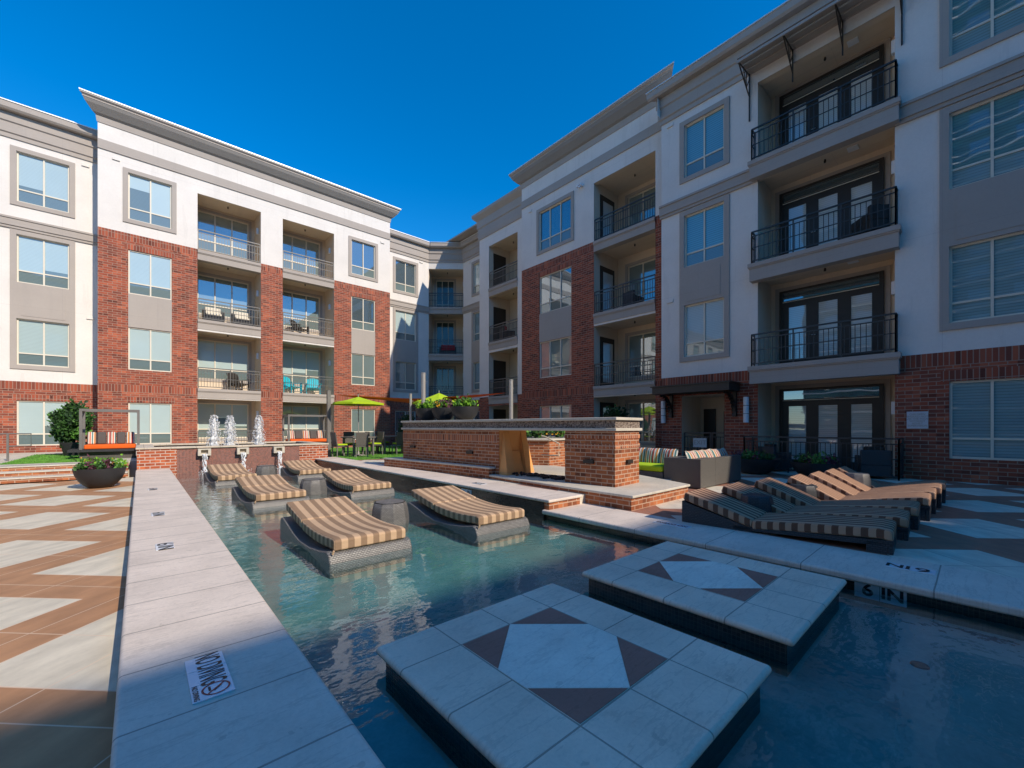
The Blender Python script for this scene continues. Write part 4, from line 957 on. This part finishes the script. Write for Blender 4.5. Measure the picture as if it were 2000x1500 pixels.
m_.build('flowers', 'flower', bp, recalc=False)
# shrubs in pots
def potted(label, loc, r, h, mats, pot=(.35, .5), n=2600, cat='shrub'):
    t = thing('potted_shrub', label, cat, loc)
    MB().lathe([(pot[0] * .7, 0), (pot[0], pot[1] * .9), (pot[0] * 1.04, pot[1]), (pot[0] * .9, pot[1]), (.001, pot[1] * .9)], 24).build('pot', 'bowl', t, smooth=True)
    MB().tube([(0, 0, pot[1] * .8), (.03, 0, pot[1] + h * .3), (0, .02, pot[1] + h * .7)], .04, 8, .015).build('trunk', 'bark', t)
    foliage(t, (0, 0, pot[1] + h * .48), (r, r, h * .5), n, .13, mats, shell=.35)
    return t
potted('rounded evergreen shrub in a dark pot against the brick wall at the far left', (-1.78, 21.9, .30), .50, 1.4, ('leafd', 'leaf', 'lmid'), n=7500)
potted('dark potted tree in the shade beside the entrance, behind the fireplace pillar', (13.9, 9.6, .0), .6, 1.5, ('leafd', 'leafd', 'leaf'), (.3, .6), 2600)
potted('shadowed tall shrub standing at the inner corner behind the dining tables', (12.0, 22.9, .15), .6, 1.6, ('leafd', 'leafd', 'leaf'), (.3, .45), 1800)
# ---------------------------------------------------------------- daybed swings
def daybed(label, loc, W, group):
    t = thing('swing_daybed', label, 'daybed', loc, 0, group)
    h = 1.62; f = MB()
    for x in (-W / 2, W / 2 - .07): f.box((x, -.5, .3), (x + .07, -.43, h)).box((x, .5, .3), (x + .07, .57, h)).box((x, -.43, h - .07), (x + .07, .5, h))
    f.box((-W / 2 + .07, -.5, h - .07), (W / 2 - .07, -.43, h)).box((-W / 2 + .07, .5, h - .07), (W / 2 - .07, .57, h))
    f.build('frame', 'steel', t)
    MB().box((-W / 2 - .25, -.62, .22), (W / 2 - .02, .62, .3)).build('platform', 'wickd', t)
    MB().box((-W / 2, -.45, -.05), (W / 2 - .1, .55, .22)).build('base', 'wicks', t)
    MB().box((-W / 2 + .1, -.48, .302), (W / 2 - .1, .45, .45)).build('seat_cushion', 'orange', t, bevel=.04, seg=3)
    n = 5; ws = (W - .24) / n
    for i in range(n):
        x = -W / 2 + .12 + ws * i
        T_ = lambda p: Vector((p[0], p[1] + (p[2] - .45) * .25, p[2]))
        MB(T_).box((x + .01, .12, .45), (x + ws - .01, .27, .86)).build('pillow', 'candy' if i % 2 == 0 else 'gfab', t, bevel=.05, seg=3)
    return t
daybed('swing daybed with orange seat and striped pillows left of the fountain', (-.72, 19.7, .32), 1.45, 'orange daybeds in square metal frames')
daybed('smaller-looking orange daybed behind the right end of the fountain', (6.15, 22.0, .32), 1.95, 'orange daybeds in square metal frames')
# ---------------------------------------------------------------- floating pool loungers
def lounger():
    t = thing('pool_lounger', 'x', 'pool lounger')
    top = [(-.03, .02), (0, .075), (.06, .10), (.13, .085), (.35, .05), (.7, .015), (1.1, .01), (1.4, .05), (1.7, .12), (1.95, .17), (2.03, .15), (2.06, .08)]
    top = [(a, b + .0) for a, b in top]; prof = [(-.045, -.4), (-.06, -.12), (-.055, -.04)] + top + [(2.05, -.4)]
    MB(lambda p: Vector(p)).ext(prof, 0, .98, 0).build('base', 'wick', t, smooth=True, bevel=.02, seg=3)
    def cush(s0, s1, n, name, zf):
        k_ = 14; up = []; lo = []
        for i in range(k_ + 1):
            s = s0 + (s1 - s0) * i / k_; z = zf(s); up.append((s, z + .13)); lo.append((s, z + .005))
        pr = lo + up[::-1]
        return MB().ext(pr, .06, .92, 0).build(name, 'stripe', t, smooth=False, bevel=.028, seg=3)
    zf = lambda s: .11 - .035 * math.sin(min(1, max(0, s / 1.25)) * math.pi) + (max(0, s - 1.15) ** 1.15) * .17 - (.02 if s < .05 else 0)
    a = cush(.0, 1.215, 0, 'seat_cushion', zf); b = cush(1.225, 1.99, 0, 'back_cushion', zf)
    for o in (a, b):
        for p in o.data.polygons: p.use_smooth = True
    MB().tube([(.04, -.02, .08), (.05, -.035, .12)], .012, 6).build('strap', 'stripe', t)
    return t
spots = [(1.51, 4.66, 'nearest left'), (3.40, 4.56, 'nearest right'), (1.51, 8.72, 'middle left'), (3.27, 8.72, 'middle right'), (1.40, 12.7, 'farthest left'), (3.32, 12.8, 'farthest right')]
p0 = lounger()
for i, (x, y, nm) in enumerate(spots):
    rz = (0.0, -.02, .015, .0, .02, -.015)[i]
    lab = 'wicker lounger with striped cushion floating in the pool, %s of the six' % nm
    if i == 0: p0.location = (x, y, -.105); p0['label'] = lab; p0['group'] = 'loungers standing in the pool'
    else: dup(p0, (x, y, -.105), rz, lab)
def drum(label, loc, mat='wick', r=.29, h=.335, group=None):
    t = thing('side_table', label, 'side table', loc, random.random(), group)
    MB().lathe([(r * .92, -.2), (r, .0), (r, h * .25), (r * .93, h * .7), (r * .84, h * .95), (r * .78, h), (.001, h + .002)], 9).build('table', mat, t, smooth=True, bevel=.02)
    return t
drum('woven drum table in the water between the two nearest pool loungers', (2.88, 6.05, WZ), group='drum tables in the pool')
drum('woven drum table in the water between the two middle pool loungers', (2.87, 9.8, WZ), group='drum tables in the pool')
drum('woven drum table in the water between the two farthest pool loungers', (2.80, 14.1, WZ), group='drum tables in the pool')
# ---------------------------------------------------------------- plaza loungers on the right
LP = [(5.90, .60, 5.76, 2.82, .34, .28, 'nearest'), (6.78, .56, 6.66, 2.66, .37, .285, 'second'), (7.58, .53, 7.50, 2.48, .40, .31, 'third'), (8.42, .47, 8.36, 2.24, .42, .35, 'fourth'), (9.18, .45, 9.12, 2.12, .43, .36, 'fifth'), (9.90, .42, 9.85, 2.04, .44, .37, 'sixth'), (10.60, .40, 10.56, 1.98, .45, .37, 'farthest')]
for i, (x, y, hx, hy, rise, ft, nm) in enumerate(LP):
    d_ = Vector((hx - x, hy - y)); L_ = d_.length; rz = math.atan2(d_.y, d_.x) - math.pi / 2
    t = thing('sun_lounger', 'dark wicker sun lounger with striped cushion on the right plaza, %s of the seven' % nm, 'sun lounger', (x, y, 0), rz, 'sun loungers in a row on the plaza')
    W = .68; hg = L_ * .60; hz = .055
    MB().ext([(.0, ft - .13), (.0, ft - .19), (hg, hz - .03), (L_ * .7, hz - .03), (L_ * .7, hz + .01), (hg, hz + .02)], .0, W, 0).build('frame', 'wickd', t)
    MB().box((0, 0, 0), (W, .05, ft - .15)).build('leg', 'wickd', t, bevel=.01)
    MB().box((0, .05, 0), (.05, .22, ft - .16)).build('leg', 'wickd', t); MB().box((W - .05, .05, 0), (W, .22, ft - .16)).build('leg', 'wickd', t)
    pz = rise - .04
    for xx in (0, W - .04): MB().ext([(L_ * .60, .0), (L_, 0), (L_, pz), (L_ * .60, hz)], xx, xx + .04, 0).build('side_panel', 'wickd', t)
    MB().box((.04, L_ - .05, 0), (W - .04, L_, pz)).build('head_panel', 'wickd', t)
    k_ = 12
    def zf(s_):
        u = s_ / hg; return ft - (ft - hz - .11) * (u ** 1.12) + .006 * math.sin(u * math.pi) - (.02 if u < .01 else 0)
    up = [(hg * j / k_, zf(hg * j / k_)) for j in range(k_ + 1)]; lo = [(a, b - .12) for a, b in up]
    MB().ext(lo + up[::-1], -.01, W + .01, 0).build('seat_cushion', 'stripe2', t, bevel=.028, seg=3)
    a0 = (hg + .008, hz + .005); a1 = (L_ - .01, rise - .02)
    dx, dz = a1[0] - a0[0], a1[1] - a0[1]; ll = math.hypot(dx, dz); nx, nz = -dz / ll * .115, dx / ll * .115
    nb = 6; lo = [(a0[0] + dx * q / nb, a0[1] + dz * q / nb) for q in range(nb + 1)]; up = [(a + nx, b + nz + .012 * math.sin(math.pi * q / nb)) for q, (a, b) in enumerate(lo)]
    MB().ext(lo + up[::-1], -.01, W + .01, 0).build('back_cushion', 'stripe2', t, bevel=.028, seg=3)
drum('dark woven drum table between the two nearest sun loungers', (6.75, 2.18, 0), 'wickd', .24, .36, 'drum tables between the sun loungers')
drum('dark woven drum table between the third and fourth sun loungers', (8.42, 2.0, 0), 'wickd', .24, .38, 'drum tables between the sun loungers')
drum('dark woven drum table between the two farthest sun loungers', (10.62, 1.62, 0), 'wick', .24, .44, 'drum tables between the sun loungers')
# ---------------------------------------------------------------- sectional sofa
so = thing('sectional_sofa', 'taupe wicker sectional sofa with multicolour striped cushions and lime seat', 'sofa')
MB().box((9.02, 4.0, .02), (9.78, 4.85, .65)).build('corner_unit', 'wicks', so, bevel=.008)
MB().box((9.785, 4.0, .02), (10.5, 4.12, .65)).build('back_panel', 'wicks', so, bevel=.008)
MB().box((10.505, 4.0, .02), (11.3, 4.12, .65)).build('back_panel', 'wicks', so, bevel=.008)
MB().box((9.785, 4.12, .02), (11.3, 4.9, .32)).build('seat_base', 'wicks', so); MB().box((9.8, 4.13, .32), (11.28, 4.9, .46)).build('seat_cushion', 'lime', so, bevel=.04, seg=3)
MB().box((9.0, 4.87, .02), (9.85, 6.6, .30)).build('seat_base', 'wicks', so); MB().box((9.0, 4.88, .30), (9.85, 6.6, .45)).build('seat_cushion', 'lime', so, bevel=.05, seg=3)
MB().box((9.86, 4.9, .02), (9.95, 6.7, .55)).build('back_panel', 'wicks', so, bevel=.008)
def pillow(T_, parent, mat='candy', s=.46):
    n = 8; vs = []; fs = []
    for sd in (1, -1):
        for i in range(n + 1):
            for j in range(n + 1):
                u, v = i / n * 2 - 1, j / n * 2 - 1; th = .085 * max(0, (1 - u * u) * (1 - v * v)) ** .45
                pin = 1 - .07 * (1 - abs(u)) * abs(v) ** 3 - 0; vs.append((u * s / 2 * (1 - .06 * (1 - v * v) * abs(u) ** 3), sd * th, v * s / 2 * pin))
    m = (n + 1) ** 2
    for b in (0, m):
        for i in range(n):
            for j in range(n): fs.append((b + i * (n + 1) + j, b + (i + 1) * (n + 1) + j, b + (i + 1) * (n + 1) + j + 1, b + i * (n + 1) + j + 1))
    return MB(T_).add(vs, fs).build('pillow', mat, parent, smooth=True)
for i in range(5):
    a = .25 + .1 * math.sin(i * 2); x = 9.3 + i * .42
    Mx = Matrix.Translation((x, 4.30, .60)) @ Matrix.Rotation(.3 * math.sin(i * 3.1), 4, 'Y') @ Matrix.Rotation(-.35, 4, 'X')
    o = pillow(lambda p: Vector(p), so); o.matrix_local = Mx
for i in range(4):
    Mx = Matrix.Translation((9.72, 5.1 + i * .42, .60)) @ Matrix.Rotation(math.pi / 2 + .08 * i, 4, 'Z') @ Matrix.Rotation(.3, 4, 'X')
    o = pillow(lambda p: Vector(p), so); o.matrix_local = Mx
# ---------------------------------------------------------------- umbrellas, sail, poles
def umbrella(label, x, y, z0, zr, zt, r):
    t = thing('market_umbrella', label, 'umbrella', (x, y, z0), .2, 'lime umbrellas over the lawn')
    n = 8; m_ = MB(); rim = [(math.cos(2 * math.pi * i / n) * r, math.sin(2 * math.pi * i / n) * r, zr - z0) for i in range(n)]
    for i in range(n):
        a, b = Vector(rim[i]), Vector(rim[(i + 1) % n]); c = Vector((0, 0, zt - z0)); mid = (a + b) / 2; mid.z += .02; mid *= 1; q = (a + c) / 2; q.z -= .02; q2 = (b + c) / 2; q2.z -= .02
        qm = (q + q2) / 2; qm.z -= .012
        m_.add([tuple(c), tuple(q), tuple(qm), tuple(q2), tuple(a), tuple(mid), tuple(b), (a.x, a.y, a.z - .07), (b.x, b.y, b.z - .07)], [(0, 1, 2), (0, 2, 3), (1, 4, 5, 2), (2, 5, 6, 3), (4, 7, 8, 6, 5)])
    m_.build('canopy', 'lime', t, recalc=False)
    MB().tube([(0, 0, 0), (0, 0, zt - z0 + .1)], .02, 8).build('pole', 'silver', t)
    rb_ = MB()
    for p in rim: rb_.tube([(0, 0, zt - z0 - .06), (p[0] * .98, p[1] * .98, p[2] - .02)], .009, 4)
    for p in rim: rb_.tube([(0, 0, zr - z0 - .12), (p[0] * .5, p[1] * .5, p[2] + (zt - zr) * .5 - .05)], .007, 4)
    rb_.build('ribs', 'silver', t)
    MB().lathe([(.28, 0), (.28, .03), (.05, .07), (.03, .2)], 20).build('base', 'silver', t)
    return t
umbrella('lime green market umbrella over the dining table left of the fireplace wall', 6.75, 17.1, .165, 2.33, 2.60, 1.02)
umbrella('lime green market umbrella half hidden behind the planters on the wall', 9.25, 14.9, .0, 2.36, 2.76, 1.08)
def post(label, x, y, z0, z1, r, mat, sq=False):
    t = thing('sail_post', label, 'post', (x, y, z0), 0, 'posts of the orange shade sail')
    (MB().box((-r, -r, 0), (r, r, z1 - z0)) if sq else MB().tube([(0, 0, 0), (0, 0, z1 - z0)], r, 14)).build('post', mat, t, smooth=not sq)
    MB().lathe([(r * 1.08, z1 - z0), (r * 1.08, z1 - z0 + .03), (.001, z1 - z0 + .03)], 14).build('cap', mat, t)
    MB().tube([(0, 0, z1 - z0 - .25), (.1, -.05, z1 - z0 - .28)], .012, 5).build('eye_bolt', 'silver', t)
post('square gray steel post at the right end of the fountain', 5.73, 17.6, .15, 2.82, .065, 'steel', True)
post('thin silver post just left of the planters on the wall', 8.25, 15.45, .15, 2.68, .05, 'silver')
post('thick tall silver post rising behind the left planter', 7.35, 12.85, .15, 3.2, .075, 'silver')
post('silver post standing behind the middle of the fireplace wall', 9.95, 11.2, .0, 3.02, .075, 'silver')
def sail(a, b, c, label):
    n = 14; a, b, c = map(Vector, (a, b, c)); vs = []; idx = {}
    for i in range(n + 1):
        for j in range(n + 1 - i):
            u, v = i / n, j / n; w_ = 1 - u - v; p = a * u + b * v + c * w_; q = u + v
            if q > 0:
                e = 4 * u * v / (q * q); base = (a * u + b * v) / q; p = c.lerp(base.lerp(c, .42 * e), q)
            p.z -= .03 * math.sin(math.pi * min(1, 2 * w_)); idx[(i, j)] = len(vs); vs.append(tuple(p))
    fs = []
    for i in range(n):
        for j in range(n - i):
            fs.append((idx[i, j], idx[i + 1, j], idx[i, j + 1]))
            if j < n - i - 1: fs.append((idx[i + 1, j], idx[i + 1, j + 1], idx[i, j + 1]))
    return tag(MB().add(vs, fs).build('shade_sail', 'sail', None, smooth=True, recalc=False), label, 'shade sail')
sail((6.1, 17.75, 2.68), (10.1, 11.6, 2.62), (9.45, 17.05, 2.40), 'orange triangular shade sail stretched between the posts behind the wall')
# ---------------------------------------------------------------- dining sets
def dchair():
    t = thing('dining_chair', 'x', 'chair'); W = .46
    for x in (0, W - .035):
        MB().box((x, 0, 0), (x + .035, .035, .44)).build('leg', 'steel', t); MB().box((x, .42, 0), (x + .035, .455, .44)).build('leg', 'steel', t)
    MB().box((0, 0, .40), (W, .46, .45)).build('seat', 'wicks', t, bevel=.01)
    Tb = lambda p: Vector((p[0], p[1] + (p[2] - .45) * .14, p[2]))
    MB(Tb).box((0, .42, .45), (W, .46, .98)).build('backrest', 'wicks', t, bevel=.012)
    cu = MB().box((.02, .01, .452), (W - .02, .41, .51)).build('cushion', 'lime', t, bevel=.02)
    return t
def dtable(label, loc, rz=0):
    t = thing('dining_table', label, 'table', loc, rz, 'dining tables on the lawn')
    MB().box((-.5, -.5, .74), (.5, .5, .79)).build('tabletop', 'steel', t, bevel=.008)
    for sx_ in (-1, 1):
        for sy_ in (-1, 1): MB().box((sx_ * .42 - .035, sy_ * .42 - .035, 0), (sx_ * .42 + .035, sy_ * .42 + .035, .74)).build('leg', 'steel', t)
    return t
zl = .165
dtable('square dining table on the lawn under the left lime umbrella', (6.75, 17.1, zl), .12)
dtable('square dining table on the lawn nearest the fireplace wall', (8.4, 17.6, zl), -.1)
ch = dchair()
def seat_at(cx, cy, ang_, r, lab, first=[True], cush=None):
    x, y = cx + math.cos(ang_) * r, cy + math.sin(ang_) * r; rz = ang_ - math.pi / 2
    loc = (x - math.cos(rz) * .23, y - math.sin(rz) * .23, zl)
    if first[0]: first[0] = False; ch.location = loc; ch.rotation_euler.z = rz; ch['label'] = lab; ch['group'] = 'wicker chairs around the lawn tables'
    else: dup(ch, loc, rz, lab)
A = math.pi / 2
seat_at(6.75, 17.1, -A - .25, .62, 'taupe wicker dining chair seen from behind in front of the umbrella table')
seat_at(6.75, 17.1, math.pi + .1, .55, 'wicker dining chair with lime cushion at the left side of the umbrella table')
seat_at(6.75, 17.1, .15, .55, 'wicker dining chair with lime cushion at the right side of the umbrella table')
seat_at(6.75, 17.1, A, .55, 'wicker dining chair at the far side of the umbrella table facing the pool')
seat_at(8.4, 17.6, math.pi, .55, 'wicker dining chair at the left side of the table nearest the wall')
seat_at(8.4, 17.6, -A, .6, 'wicker dining chair seen from behind at the table nearest the wall')
seat_at(8.4, 17.6, A, .55, 'wicker dining chair at the far side of the table nearest the wall')
# ---------------------------------------------------------------- balcony furniture
def adirondack(label, loc, rz, mat, s=1, group=None):
    t = thing('adirondack_chair', label, 'chair', loc, rz, group, s)
    Tb = lambda p: Vector((p[0], p[1] + (p[2] - .3) * .45, p[2]))
    for i in range(6):
        x = -.27 + i * .092; h = .95 - .1 * abs(i - 2.5) / 2.5
        MB(Tb).box((x, .22, .28), (x + .08, .24, h)).build('back_slat', mat, t)
    MB().add([(-.28, -.3, .36), (.28, -.3, .36), (.28, .25, .26), (-.28, .25, .26), (-.28, -.3, .33), (.28, -.3, .33), (.28, .25, .23), (-.28, .25, .23)], [(0, 1, 2, 3), (4, 7, 6, 5), (0, 4, 5, 1), (1, 5, 6, 2), (2, 6, 7, 3), (3, 7, 4, 0)]).build('seat', mat, t)
    for x in (-.36, .28):
        MB().box((x, -.32, .54), (x + .1, .38, .565)).build('armrest', mat, t)
        MB().box((x + .02, -.28, 0), (x + .06, -.2, .54)).build('leg', mat, t); MB().box((x + .02, .2, 0), (x + .06, .27, .54)).build('leg', mat, t)
    return t
adirondack('turquoise adirondack chair on the second-floor balcony, left one of the pair', (6.35, 25.5, 3.2), .55, 'turq', 1.1)
adirondack('turquoise adirondack chair on the second-floor balcony, right one of the pair', (7.45, 25.5, 3.2), -.25, 'turq', 1.1)
adirondack('black adirondack chair on the sunny second-floor balcony above the fountain', (3.85, 25.55, 3.2), .5, 'bronze', 1.1)
adirondack('dark brown folding chair on the third-floor balcony of the sunlit building', (6.75, 25.5, 6.5), .6, 'bronze', 1.0)
def armchair(label, loc, rz, mat, cush, W=.8, group=None):
    t = thing('lounge_chair', label, 'armchair', loc, rz, group)
    MB().box((-W / 2, -.35, .08), (W / 2, .4, .36)).build('base', mat, t, bevel=.015)
    MB().box((-W / 2, .28, .36), (W / 2, .4, .75)).build('backrest', mat, t, bevel=.02)
    for x in (-W / 2, W / 2 - .09): MB().box((x, -.35, .36), (x + .09, .28, .58)).build('armrest', mat, t, bevel=.015)
    MB().box((-W / 2 + .1, -.34, .365), (W / 2 - .1, .18, .46)).build('seat_cushion', cush, t, bevel=.03)
    MB().box((-W / 2 + .1, .12, .47), (W / 2 - .1, .26, .84)).build('back_cushion', cush, t, bevel=.04)
    return t
armchair('brown wicker armchair with cream cushions on the third-floor balcony, left one', (2.75, 25.5, 6.5), 0, 'wickd', 'frame', .85)
armchair('brown wicker armchair with cream cushions on the third-floor balcony, right one', (3.95, 25.5, 6.5), 0, 'wickd', 'frame', .85)
armchair('red cushioned settee on the third-floor corner loggia', (16.75, 25.75, 6.5), -.6, 'bronze', 'red', 1.2)
armchair('red cushioned chair on the third-floor balcony next to the corner', (16.5, 18.9, 6.5), 1.2, 'bronze', 'red', .7)
armchair('black metal chair on the third-floor wide balcony, near its right end', (15.2, 2.05, 6.61), 2.3, 'bronze', 'bronze', .5)
armchair('dark chair on the shaded second-column balcony at the third floor', (16.3, 10.2, 6.5), 1.5, 'wickd', 'bronze', .6)
armchair('dark patio chair behind the ground floor railing, near its right end', (14.55, 1.9, 0), 1.9, 'wickd', 'bronze', .62)
armchair('dark patio chair behind the ground floor railing, near its left end', (14.6, 4.2, 0), 1.2, 'wickd', 'bronze', .55)
EOF_MARK=0
